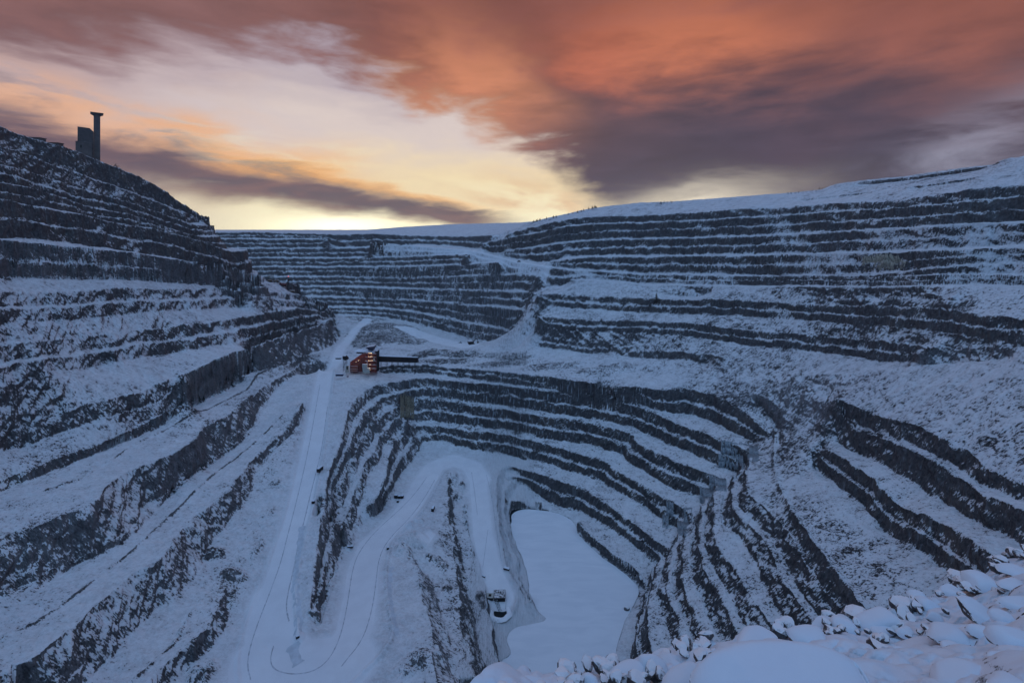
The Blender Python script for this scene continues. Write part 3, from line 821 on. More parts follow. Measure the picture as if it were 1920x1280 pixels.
# uneven snow and stones elsewhere
soft = (1 - steep_s) * clear
Z += soft * nearw * (fbm(X2 / 45, Y2 / 45, 3, 171) * 2.4 + fbm(X2 / 5.5, Y2 / 5.5, 3, 191) * 1.3)
Z += road * (fbm(X2 / 30, Y2 / 30, 2, 201) * 0.5)
rub = np.clip(heap / 1.6, 0, 1)
for (u, v, l, rx, ry, amt) in [(1450, 770, -190, 60, 60, .38), (1400, 735, -180, 50, 50, .25), (1520, 800, -190, 40, 60, .35), (1200, 690, -185, 120, 25, .3), (1650, 700, -140, 70, 50, .18), (1560, 1010, -210, 26, 60, .4), (1500, 870, -212, 25, 40, .4), (1800, 740, -115, 60, 50, .18), (1300, 385, 870, 200, 60, .3), (1700, 350, 600, 120, 60, .3), (60, 850, -170, 90, 150, .06), (300, 620, -115, 90, 150, .06), (480, 1020, -247, 14, 60, .55), (420, 1120, -250, 14, 50, .35), (535, 850, -226, 10, 70, .35), (607, 1000, -246, 7, 110, .28), (640, 850, -224, 9, 70, .25), (690, 760, -215, 30, 30, .4), (832, 1000, -280, 8, 90, .45), (850, 1180, -275, 14, 60, .4), (790, 1200, -264, 14, 50, .3), (755, 1150, -265, 8, 40, .25)]:
    x0, y0, _ = unproj(u, v, l)
    rub = np.maximum(rub, amt * np.clip(1.4 - np.hypot((X2 - x0) / rx, (Y2 - y0) / ry), 0, 1))
rubg = np.clip(heap / 1.6, 0, 1)
Z += heap * (0.85 + 0.7 * fbm(X2 / 9, Y2 / 9, 3, 211)) + np.maximum(rubg, .5 * rub) * np.abs(fbm(X2 / 3.5, Y2 / 3.5, 3, 231)) * 4.5
Z += outc * (.3 + 2.2 * np.abs(fbm(X2 / 5.0, Y2 / 5.0, 3, 251)))
Z += cone + mound * (1 + fbm(X2 / 4, Y2 / 4, 3, 241))
# berms along road edges and bench lips
for nm, hgt, wid in (('road1_l', .7, 1.3), ('road1_r', 1.1, 1.5), ('road2_l', .7, 1.3), ('road2_r', 1.2, 1.5), ('road3_l', .6, 1.2), ('road3_r', 1.3, 1.8), ('m0berm', 1.6, 2.2)):
    P = [L for L in LINES if L['name'] == nm][0]['P'][::3, :2]
    d = dist_to(X2, Y2, P)
    Z += hgt * np.exp(-(d / wid) ** 2) * (1 + fbm(X2 / 3, Y2 / 3, 2, 301))
BERMS = [
    [(0, 1197, -224), (67, 1165, -224), (120, 1130, -224), (212, 1060, -224), (250, 1030, -224), (315, 970, -224), (410, 884, -222.5), (450, 853, -221), (487, 820, -217), (530, 780, -212)],
    [(87, 920, -194), (150, 898, -194), (220, 857, -194), (250, 834, -194), (350, 793, -194), (400, 766, -194.5), (462, 732, -195), (482, 713, -195.5), (535, 690, -196), (570, 662, -197), (600, 652, -198)],
    [(250, 1277, -248), (325, 1206, -248), (355, 1156, -248), (375, 1130, -247.5)],
]
bermline = np.zeros_like(Z)
for pts in BERMS:
    d = dist_to(X2, Y2, W2(pts))
    e = np.exp(-(d / 1.1) ** 2)
    Z += 1.3 * e * (0.6 + 1.6 * fbm(X2 / 2.5, Y2 / 2.5, 2, 311))
    bermline = np.maximum(bermline, e)
Z = np.where(lake_in, np.minimum(Z, LAKE_Z - 1.5), Z)

# joints and buttresses push the faces in and out
gl = np.maximum(SL, 1e-3)
k1 = X2 * 0.8 + Y2 * 0.6
k2 = Z * 1.1 + (X2 * 0.6 - Y2 * 0.8) * 0.45
push_ = steep_s * clear * nearw * (fbm(k1 / 9, k2 / 9, 4, 401) * 6.5 + np.abs(fbm(k1 / 4.2 + 3, k2 / 6.5, 3, 421)) * 3.4 - .6)
push_ = np.clip(push_, -3.0, 3.0)
XD = X2 - gx / gl * push_
YD = Y2 - gy / gl * push_

# where the faces are bare, dusted or iced (snow cover as it lies in the pit)
gx, gy = slope_of(Z)
for (u, v, y_, rx, ry, amt) in [(1478, 425, 655, 20, 60, .6), (1690, 445, 520, 36, 45, .35), (1640, 470, 540, 28, 36, .3), (1880, 455, 440, 36, 45, .35), (1890, 480, 430, 36, 36, .35), (1110, 535, 780, 50, 40, .3), (1330, 525, 690, 60, 20, .35), (1780, 430, 480, 36, 36, .25), (990, 640, 735, 22, 40, .5), (1560, 440, 585, 26, 26, .25)]:
    x0 = (u - UC) / FPX * y_
    BAREMAP = BAREMAP - amt * np.clip(1.5 - np.hypot((X2 - x0) / rx, (Y2 - y_) / ry), 0, 1)
bare = BAREMAP + .35 * np.clip(outc / 2, 0, 1) + 1.2 * bermline * np.clip(0.6 + 2.5 * fbm(X2 / 14, Y2 / 14, 2, 321), 0, 1)


def region(u, v, l, rx, ry, amt):
    x0, y0, _ = unproj(u, v, l)
    r = np.hypot((X2 - x0) / rx, (Y2 - y0) / ry)
    return amt * np.clip(1.3 - r, 0, 1)


icemap = np.full_like(Z, 0.25)
for (u, v, l, rx, ry, amt) in [(860, 740, -230, 130, 70, 1.0), (1000, 760, -235, 110, 70, .9), (1190, 800, -240, 50, 50, .6), (1270, 900, -240, 70, 60, .5), (880, 590, -160, 180, 140, .75), (1230, 670, -180, 60, 60, .6)]:
    icemap = np.maximum(icemap, region(u, v, l, rx, ry, amt))


def grid_mesh(name, Zg, attrs):
    me = bpy.data.meshes.new(name)
    n = NU * NY
    co = np.empty((n, 3), np.float32)
    co[:, 0] = XD.ravel()
    co[:, 1] = YD.ravel()
    co[:, 2] = Zg.ravel()
    idx = np.arange(n, dtype=np.int32).reshape(NU, NY)
    q = np.stack([idx[:-1, :-1], idx[1:, :-1], idx[1:, 1:], idx[:-1, 1:]], -1).reshape(-1, 4)
    me.vertices.add(n)
    me.vertices.foreach_set('co', co.ravel())
    me.loops.add(q.size)
    me.loops.foreach_set('vertex_index', q.ravel())
    me.polygons.add(len(q))
    me.polygons.foreach_set('loop_start', np.arange(0, q.size, 4, dtype=np.int32))
    me.update(calc_edges=True)
    for k, a in attrs.items():
        at = me.attributes.new(k, 'FLOAT', 'POINT')
        at.data.foreach_set('value', np.ascontiguousarray(a, np.float32).ravel())
    me.polygons.foreach_set('use_smooth', np.ones(len(q), bool))
    return me


def terrain_z(x, y):
    """height of the finished ground at a plan position"""
    u = UC + FPX * x / y
    fu = float(np.interp(u, us, np.arange(NU)))
    fy = float(np.interp(math.log(y), LY, np.arange(NY)))
    i, j = min(int(fu), NU - 2), min(int(fy), NY - 2)
    a, b = fu - i, fy - j
    return float(Z[i, j] * (1 - a) * (1 - b) + Z[i + 1, j] * a * (1 - b) + Z[i, j + 1] * (1 - a) * b + Z[i + 1, j + 1] * a * b)


def ground_at(u, v, y0=150.0, y1=2400.0):
    """first ground met looking along (u, v) from the camera"""
    for y in np.geomspace(y0, y1, 900):
        z = (VH - v) / FPX * y
        if terrain_z((u - UC) / FPX * y, y) >= z:
            return ((u - UC) / FPX * y, float(y), terrain_z((u - UC) / FPX * y, y))
    return ((u - UC) / FPX * y1, y1, 0.0)
#TERRAIN_END


# ------------------------------------------------------------------ snow on rock
def snow_rock_material():
    m = bpy.data.materials.new('snow_on_rock')
    m.use_nodes = True
    t = NT(m.node_tree)
    bs = t.n['Principled BSDF']
    geo = t.node('ShaderNodeNewGeometry')
    pos = geo.outputs['Position']
    nx, ny, nz = t.sep(geo.outputs['Normal'])
    px, py, pz = t.sep(pos)
    # grain runs down the dip of each wall: east-facing in the west, west-facing in the east
    q1 = t.xyz(py, t.m('MULTIPLY', t.m('ADD', px, pz), 0.7), t.m('MULTIPLY', t.m('SUBTRACT', px, pz), 0.26))
    q2 = t.xyz(py, t.m('MULTIPLY', t.m('SUBTRACT', px, pz), 0.7), t.m('MULTIPLY', t.m('ADD', px, pz), 0.26))
    mv = t.node('ShaderNodeMix', data_type='VECTOR')
    t.put(mv.inputs[0], t.ss(t.m('ADD', px, t.m('MULTIPLY', py, 0.02)), -30.0, 40.0))
    t.l.new(q1, mv.inputs[4])
    t.l.new(q2, mv.inputs[5])
    q = mv.outputs[1]
    big = t.noise(pos, 0.030, 3, 0.5)
    med = t.noise(q, 0.13, 5, 0.6, 0.3)
    fin = t.noise(q, 0.55, 5, 0.65, 0.2)
    drip = t.noise(t.mapping(pos, scale=(1, 1, 0.07)), 0.42, 4, 0.6)
    roadf = t.attr('road')
    rub = t.attr('rubble')
    bare = t.attr('bare')
    zs = lambda n_, k: t.m('MULTIPLY', t.m('SUBTRACT', n_, 0.5), k)
    # snow lies where the ground is not too steep
    mic = t.noise(t.mapping(q, scale=(1, 1, 0.7)), 1.35, 4, 0.62)
    s = t.m('MULTIPLY', t.m('SUBTRACT', nz, 0.585), 6.2)
    s = t.m('ADD', s, zs(med, 4.6))
    s = t.m('ADD', s, zs(fin, 7.0))
    s = t.m('ADD', s, zs(mic, 9.0))
    s = t.m('ADD', s, zs(big, 3.0))
    s = t.m('SUBTRACT', s, zs(bare, 3.2))
    s = t.m('ADD', s, t.m('MULTIPLY', roadf, 3.0))
    s = t.m('SUBTRACT', s, t.m('MULTIPLY', rub, 1.7))
    cover = t.ss(s, -0.30, 0.32)
    cover = t.m('MULTIPLY', cover, t.m('MAXIMUM', roadf, t.ss(mic, 0.40, 0.66, 1.0, 0.80)))
    rock = t.mix(t.ss(fin, 0.3, 0.7), (0.015, 0.016, 0.019), (0.080, 0.080, 0.085))
    rock = t.mix(t.ss(t.m('ADD', med, zs(big, 0.8)), 0.50, 0.70, 0.0, 0.6), rock, (0.085, 0.074, 0.064))
    dst = t.m('MULTIPLY', t.attr('dust'), t.ss(t.m('ADD', mic, zs(med, 0.6)), 0.28, 0.62))
    rock = t.mix(dst, rock, (0.62, 0.65, 0.70))
    ice = t.m('MULTIPLY', t.ss(drip, 0.54, 0.66), t.m('MULTIPLY', t.ss(nz, 0.62, 0.40), t.attr('ice')))
    rock = t.mix(t.m('MULTIPLY', ice, 0.85), rock, (0.34, 0.40, 0.45))
    snow = t.mix(big, (0.70, 0.735, 0.80), (0.84, 0.865, 0.90))
    snow = t.mix(t.m('MULTIPLY', roadf, t.ss(t.noise(pos, 0.09, 4, 0.6), 0.40, 0.62, 0.0, 0.22)), snow, (0.60, 0.62, 0.67))
    # away from the swept roads the snow is only a dusting over grit and broken stone
    grit = t.m('ADD', t.m('ADD', zs(mic, 2.2), zs(fin, 1.6)), zs(med, 1.2))
    grit = t.ss(grit, 0.42, -0.50, 0.0, 1.0)
    grit = t.m('MULTIPLY', grit, t.m('MULTIPLY', t.m('SUBTRACT', 1.0, roadf), t.ss(nz, 0.99, 0.80, 0.42, 0.62)))
    snow = t.mix(grit, snow, (0.23, 0.235, 0.25))
    c = t.mix(cover, rock, snow)
    t.l.new(c, bs.inputs['Base Color'])
    bs.inputs['Roughness'].default_value = 0.85
    bs.inputs['Specular IOR Level'].default_value = 0.25
    bump = t.node('ShaderNodeBump')
    bump.inputs['Strength'].default_value = 0.7
    bump.inputs['Distance'].default_value = 1.0
    hgt = t.m('ADD', t.m('MULTIPLY', fin, 0.9), t.m('MULTIPLY', cover, 0.35))
    t.l.new(t.m('MULTIPLY', hgt, t.m('SUBTRACT', 1.0, t.m('MULTIPLY', roadf, 0.8))), bump.inputs['Height'])
    t.l.new(bump.outputs[0], bs.inputs['Normal'])
    return m


M_GROUND = snow_rock_material()
me = grid_mesh('terrain', Z, {'road': road, 'rubble': rub, 'bare': bare, 'ice': icemap, 'dust': DUST})
me.materials.append(M_GROUND)
terrain = link(bpy.data.objects.new('terrain', me))
tag(terrain, 'snow-covered terraced open pit mine', None, kind='structure')


def lake():
    bm = bmesh.new()
    P, _ = resample([(x, y, 0) for x, y in WLAKE], 2.0)
    c = np.array(P[:-1, :2])
    vs = [bm.verts.new((x, y, LAKE_Z - 0.15)) for x, y in c]
    bm.faces.new(vs)
    bmesh.ops.triangulate(bm, faces=bm.faces[:])
    me = bpy.data.meshes.new('lake')
    bm.to_mesh(me)
    bm.free()
    m = bpy.data.materials.new('snowy_ice')
    m.use_nodes = True
    t = NT(m.node_tree)
    bs = t.n['Principled BSDF']
    pos = t.node('ShaderNodeNewGeometry').outputs['Position']
    dr = t.noise(t.mapping(pos, rot=(0, 0, R(35)), scale=(0.35, 1.4, 1)), 0.10, 6, 0.62, 0.6)
    c = t.mix(t.ss(dr, 0.34, 0.62), (0.70, 0.745, 0.81), (0.76, 0.80, 0.86))
    wet = t.ss(t.m('ADD', t.noise(pos, 0.018, 4, 0.55), t.m('MULTIPLY', dr, 0.25)), 0.78, 0.90)
    c = t.mix(t.m('MULTIPLY', wet, 0.3), c, (0.52, 0.57, 0.64))
    t.l.new(c, bs.inputs['Base Color'])
    bs.inputs['Roughness'].default_value = 0.8
    bs.inputs['Specular IOR Level'].default_value = 0.2
    me.materials.append(m)
    o = link(bpy.data.objects.new('lake', me))
    tag(o, 'frozen snow-covered lake at the bottom of the pit', None, kind='structure')


lake()


#BANK_BEGIN
# ------------------------------------------------------------------ materials for things
def flat_mat(name, col, rough=0.7, metal=0.0, var=0.25, scale=1.5, spec=0.3):
    m = bpy.data.materials.new(name)
    m.use_nodes = True
    t = NT(m.node_tree)
    bs = t.n['Principled BSDF']
    pos = t.node('ShaderNodeNewGeometry').outputs['Position']
    n = t.noise(pos, scale, 4, 0.6)
    c = t.mix(t.ss(n, 0.3, 0.7), tuple(k * (1 - var) for k in col), tuple(min(1, k * (1 + var)) for k in col))
    t.l.new(c, bs.inputs['Base Color'])
    bs.inputs['Roughness'].default_value = rough
    bs.inputs['Metallic'].default_value = metal
    bs.inputs['Specular IOR Level'].default_value = spec
    return m


def dusted_mat(name, col, rough=0.7, scale=1.2, lo=0.55, hi=0.8):
    """painted or stone surface with snow lying on whatever faces up"""
    m = bpy.data.materials.new(name)
    m.use_nodes = True
    t = NT(m.node_tree)
    bs = t.n['Principled BSDF']
    geo = t.node('ShaderNodeNewGeometry')
    pos = geo.outputs['Position']
    nz = t.sep(geo.outputs['Normal'])[2]
    n = t.noise(pos, scale, 5, 0.6)
    n2 = t.noise(pos, scale * 3.7, 4, 0.6)
    c = t.mix(t.ss(n, 0.3, 0.7), tuple(k * 0.6 for k in col), tuple(min(1, k * 1.35) for k in col))
    s = t.m('ADD', nz, t.m('MULTIPLY', t.m('SUBTRACT', n, 0.5), 0.9))
    s = t.m('ADD', s, t.m('MULTIPLY', t.m('SUBTRACT', n2, 0.5), 0.6))
    cov = t.ss(s, lo, hi)
    c = t.mix(cov, c, (0.80, 0.83, 0.88))
    t.l.new(c, bs.inputs['Base Color'])
    bs.inputs['Roughness'].default_value = rough
    bs.inputs['Specular IOR Level'].default_value = 0.25
    bump = t.node('ShaderNodeBump')
    bump.inputs['Strength'].default_value = 0.5
    bump.inputs['Distance'].default_value = 0.25 / scale
    t.l.new(t.m('ADD', t.m('MULTIPLY', n2, 0.5), n), bump.inputs['Height'])
    t.l.new(bump.outputs[0], bs.inputs['Normal'])
    return m


def snow_mat():
    m = bpy.data.materials.new('fresh_snow')
    m.use_nodes = True
    t = NT(m.node_tree)
    bs = t.n['Principled BSDF']
    pos = t.node('ShaderNodeNewGeometry').outputs['Position']
    n = t.noise(pos, 2.2, 5, 0.6)
    g = t.noise(pos, 90.0, 3, 0.6)
    c = t.mix(n, (0.64, 0.735, 0.85), (0.76, 0.84, 0.92))
    t.l.new(c, bs.inputs['Base Color'])
    bs.inputs['Roughness'].default_value = 0.7
    bs.inputs['Specular IOR Level'].default_value = 0.25
    bs.inputs['Subsurface Weight'].default_value = 0.0
    bump = t.node('ShaderNodeBump')
    bump.inputs['Strength'].default_value = 0.35
    bump.inputs['Distance'].default_value = 0.02
    t.l.new(t.m('ADD', t.m('MULTIPLY', g, 0.5), n), bump.inputs['Height'])
    t.l.new(bump.outputs[0], bs.inputs['Normal'])
    return m


M_SNOW = snow_mat()
M_STONE = dusted_mat('dark_stone', (0.085, 0.083, 0.090), 0.8, 7.0, 0.42, 0.76)
M_BARESTONE = dusted_mat('bare_stone', (0.095, 0.090, 0.094), 0.8, 7.0, 0.48, 0.86)

# ------------------------------------------------------------------ the rubble bank the photographer stands on
BU = np.array([p[0] for p in BANK], float)
BV = np.array([p[1] for p in BANK], float)
BY = np.array([p[2] for p in BANK], float)


def bank_edge(u):
    v = np.interp(u, BU, BV)
    y = np.interp(u, BU, BY)
    return v, y


def bank_slope(u):
    v, y = bank_edge(u)
    return ((v - VH) / FPX * y - 1.75) / y


def bank_y(u, v):
    """distance at which the view through (u, v) meets the bank"""
    s_ = float(bank_slope(u))
    return 1.75 / max(0.1, (v - VH) / FPX - s_)


def bank_z(u, y):
    v, ye = bank_edge(u)
    z = -1.75 - bank_slope(u) * y
    over = np.maximum(0, y - ye)
    return z - 1.5 * over - 0.25 * np.minimum(over, 1) ** 2


def stone_field(x, y, cell, seed, dens_=0.6):
    """domes of buried stones, one per jittered cell"""
    gx_, gy_ = x / cell, y / cell
    ix, iy = np.floor(gx_), np.floor(gy_)
    best = np.zeros_like(x)
    for dx in (-1, 0, 1):
        for dy in (-1, 0, 1):
            cx, cy = ix + dx, iy + dy
            jx = _hash(cx, cy, seed)
            jy = _hash(cx, cy, seed + 1)
            rr = 0.28 + 0.42 * _hash(cx, cy, seed + 2)
            on = _hash(cx, cy, seed + 3) < dens_
            an = _hash(cx, cy, seed + 4) * 3.14
            px, py = gx_ - cx - jx, gy_ - cy - jy
            a = px * np.cos(an) + py * np.sin(an)
            b = (-px * np.sin(an) + py * np.cos(an)) * 1.5
            r2 = (a * a + b * b) / (rr * rr)
            tilt = 1 + 0.35 * (a / rr)
            best = np.maximum(best, np.where(on, rr * np.clip(1 - r2, 0, 1) ** 0.8 * tilt, 0))
    return best * cell


def snow_bank():
    bu = np.concatenate([np.linspace(-3000, 700, 30, endpoint=False), np.arange(700, 2200, 3.0), np.linspace(2200, 6000, 40)])
    bt = np.concatenate([np.linspace(0.08, 0.2, 10, endpoint=False), np.linspace(0.2, 1.12, 470), np.linspace(1.15, 2.6, 25)])
    Ub, Tb = np.meshgrid(bu, bt, indexing='ij')
    ye = bank_edge(Ub)[1]
    Yb = Tb * ye
    Xb = (Ub - UC) / FPX * Yb
    Zb = bank_z(Ub, Yb)
    amp = np.clip((Yb - 1.0) / 3.0, 0, 1)
    Zb = Zb + amp * (fbm(Xb / 1.6, Yb / 1.6, 3, 501) * 0.42 + fbm(Xb / 0.35, Yb / 0.35, 3, 511) * 0.10)
    st = np.maximum(0.7 * stone_field(Xb, Yb, 0.62, 61, 0.5), 1.15 * stone_field(Xb + 5, Yb + 3, 0.30, 71, 0.7))
    st = np.maximum(st, 1.4 * stone_field(Xb + 9, Yb - 4, 0.16, 81, 0.7))
    Zb = Zb - 0.05 * amp + amp * st * 0.42 * np.clip((Yb - 3.0) / 2.5, 0.15, 1)
    n0, n1 = Ub.shape
    idx = np.arange(n0 * n1, dtype=np.int32).reshape(n0, n1)
    q = np.stack([idx[:-1, :-1], idx[1:, :-1], idx[1:, 1:], idx[:-1, 1:]], -1).reshape(-1, 4)
    me = bpy.data.meshes.new('rubble_bank')
    co = np.stack([Xb.ravel(), Yb.ravel(), Zb.ravel()], 1).astype(np.float32)
    me.vertices.add(len(co))
    me.vertices.foreach_set('co', co.ravel())
    me.loops.add(q.size)
    me.loops.foreach_set('vertex_index', q.ravel())
    me.polygons.add(len(q))
    me.polygons.foreach_set('loop_start', np.arange(0, q.size, 4, dtype=np.int32))
    me.update(calc_edges=True)
    me.polygons.foreach_set('use_smooth', np.ones(len(q), bool))
    m = bpy.data.materials.new('snowed_rubble')
    m.use_nodes = True
    t = NT(m.node_tree)
    bs = t.n['Principled BSDF']
    geo = t.node('ShaderNodeNewGeometry')
    pos = geo.outputs['Position']
    nz = t.sep(geo.outputs['Normal'])[2]
    n = t.noise(pos, 1.3, 5, 0.6)
    f = t.noise(pos, 9.0, 5, 0.62)
    g = t.noise(pos, 80.0, 3, 0.6)
    s_ = t.m('ADD', t.m('ADD', nz, t.m('MULTIPLY', t.m('SUBTRACT', n, 0.5), 0.9)), t.m('MULTIPLY', t.m('SUBTRACT', f, 0.5), 0.7))
    c = t.mix(t.ss(s_, 0.40, 0.56), t.mix(f, (0.02, 0.02, 0.024), (0.09, 0.085, 0.09)), t.mix(n, (0.64, 0.735, 0.85), (0.76, 0.84, 0.92)))
    t.l.new(c, bs.inputs['Base Color'])
    bs.inputs['Roughness'].default_value = 0.75
    bs.inputs['Specular IOR Level'].default_value = 0.25
    bump = t.node('ShaderNodeBump')
    bump.inputs['Strength'].default_value = 0.4
    bump.inputs['Distance'].default_value = 0.03
    t.l.new(t.m('ADD', t.m('MULTIPLY', g, 0.4), f), bump.inputs['Height'])
    t.l.new(bump.outputs[0], bs.inputs['Normal'])
    me.materials.append(m)
    o = link(bpy.data.objects.new('ground', me))
    tag(o, 'snow-covered rubble bank at the edge of the pit', kind='structure')
    # level ground behind the photographer
    me2 = bpy.data.meshes.new('plateau')
    P = [(-400, 0.45, -2.6), (400, 0.45, -2.6), (400, -400, -2.6), (-400, -400, -2.6)]
    me2.from_pydata(P, [], [(0, 3, 2, 1)])
    me2.materials.append(M_SNOW)
    tag(link(bpy.data.objects.new('ground', me2)), 'level snowy ground behind the viewpoint', kind='structure')


snow_bank()


def rock_mesh(name, sx, sy, sz, seed, cuts=9, sub=3, rough=0.05, top=None):
    """a broken block: a sphere trimmed by random planes, then roughened"""
    rnd = random.Random(seed)
    bm = bmesh.new()
    bmesh.ops.create_icosphere(bm, subdivisions=sub, radius=1.0)
    planes = []
    for _ in range(cuts):
        d = Vector((rnd.gauss(0, 1), rnd.gauss(0, 1), rnd.gauss(0, 0.8))).normalized()
        planes.append((d, rnd.uniform(0.52, 0.85)))
    if top:
        planes = [(Vector((0.10, -0.12, 1)).normalized(), top), (Vector((1, -.1, .12)).normalized(), .80), (Vector((-.8, -.2, .55)).normalized(), .74), (Vector((0.1, -1, 0.15)).normalized(), .8)]
    for v in bm.verts:
        p = v.co.copy()
        for d, k in planes:
            e = p.dot(d) - k
            if e > 0:
                p -= d * e * 0.96
        h = math.sin(p.x * 7 + seed) * math.cos(p.y * 6 - seed * 1.3) + math.sin(p.z * 9 + seed * 0.7)
        p *= 1 + rough * 0.5 * h + rnd.uniform(-rough, rough) * 0.5
        v.co = Vector((p.x * sx, p.y * sy, p.z * sz))
    for f in bm.faces:
        f.smooth = False
    me = bpy.data.meshes.new(name)
    bm.to_mesh(me)
    bm.free()
    return me


def cap_from(name, rock, thick, eul, seed, lim=0.30):
    """blanket of snow lying on the upward faces of a rock (its mesh already turned by eul)"""
    rnd = random.Random(seed)
    bm = bmesh.new()
    bm.from_mesh(rock)
    bmesh.ops.rotate(bm, verts=bm.verts, cent=(0, 0, 0), matrix=eul.to_matrix())
    bmesh.ops.smooth_vert(bm, verts=bm.verts, factor=0.5, use_axis_x=True, use_axis_y=True, use_axis_z=True)
    bm.normal_update()
    bad = [f for f in bm.faces if f.normal.z < lim + 0.10 * math.sin(f.calc_center_median().x * 17 + seed)]
    bmesh.ops.delete(bm, geom=bad, context='FACES')
    bm.verts.ensure_lookup_table()
    depth = {}
    edge = [v for v in bm.verts if v.is_boundary]
    cur = edge
    k = 0
    while cur:
        nxt = []
        for v in cur:
            if v not in depth:
                depth[v] = k
                nxt += [e.other_vert(v) for e in v.link_edges if e.other_vert(v) not in depth]
        cur = nxt
        k += 1
    for v in bm.verts:
        d = depth.get(v, 3)
        v.co.z += thick * (0.0 if d == 0 else min(1.0, 0.45 + 0.14 * d))
        if d <= 1:
            v.co += Vector((v.normal.x, v.normal.y, 0)) * thick * (0.10 if d == 0 else 0.28)
        if d == 0:
            v.co.z -= 0.08 * thick
    inner = [v for v in bm.verts if depth.get(v, 3) > 0]
    for _ in range(5):
        bmesh.ops.smooth_vert(bm, verts=inner, factor=0.5, use_axis_x=True, use_axis_y=True, use_axis_z=True)
    for f in bm.faces:
        f.smooth = True
    me = bpy.data.meshes.new(name)
    bm.to_mesh(me)
    bm.free()
    me.materials.append(M_SNOW)
    return me


def boulder(u, v0, v1, wpx, label, seed, depth=0.9, cap=0.5, tilt=(0, 0), rz=0.0, bury=0.15, bare_=False, yk=1.0, group=None, flat=False):
    """boulder standing on the bank: seen wpx wide at u, its top at v0 and its foot at v1"""
    y = bank_y(u, v1) * yk
    w = wpx / FPX * y
    top = -(v0 - VH) / FPX * (y + depth * w * 0.36)
    foot = -(v1 - VH) / FPX * y
    h = max(0.14 * w, top - foot)
    thick = max(0.10, cap) * h * 0.34 + 0.025
    h -= thick * 0.8
    sx, sy, sz = w / 2 * 1.08, w / 2 * depth, (h * (1 + bury)) / 2 * 1.15
    root = bpy.data.objects.new('boulder', None)
    COL.objects.link(root)
    root.location = ((u - UC) / FPX * y, y, foot - h * bury)
    root.rotation_euler = (0, 0, rz)
    root.empty_display_size = 0.1
    tag(root, label, 'boulder', group)
    me = rock_mesh('rock', sx, sy, sz, seed, sub=4 if not flat else 5, rough=0.03, top=0.62 if flat else None)
    me.materials.append(M_BARESTONE if bare_ else M_STONE)
    ro = link(bpy.data.objects.new('rock', me), root)
    ro.location = (0, 0, sz * 0.92)
    ro.rotation_euler = (R(tilt[0]), R(tilt[1]), 0)
    cm = cap_from('snow_cap', me, thick, ro.rotation_euler, seed)
    co = link(bpy.data.objects.new('snow_cap', cm), root)
    co.location = ro.location
    return root


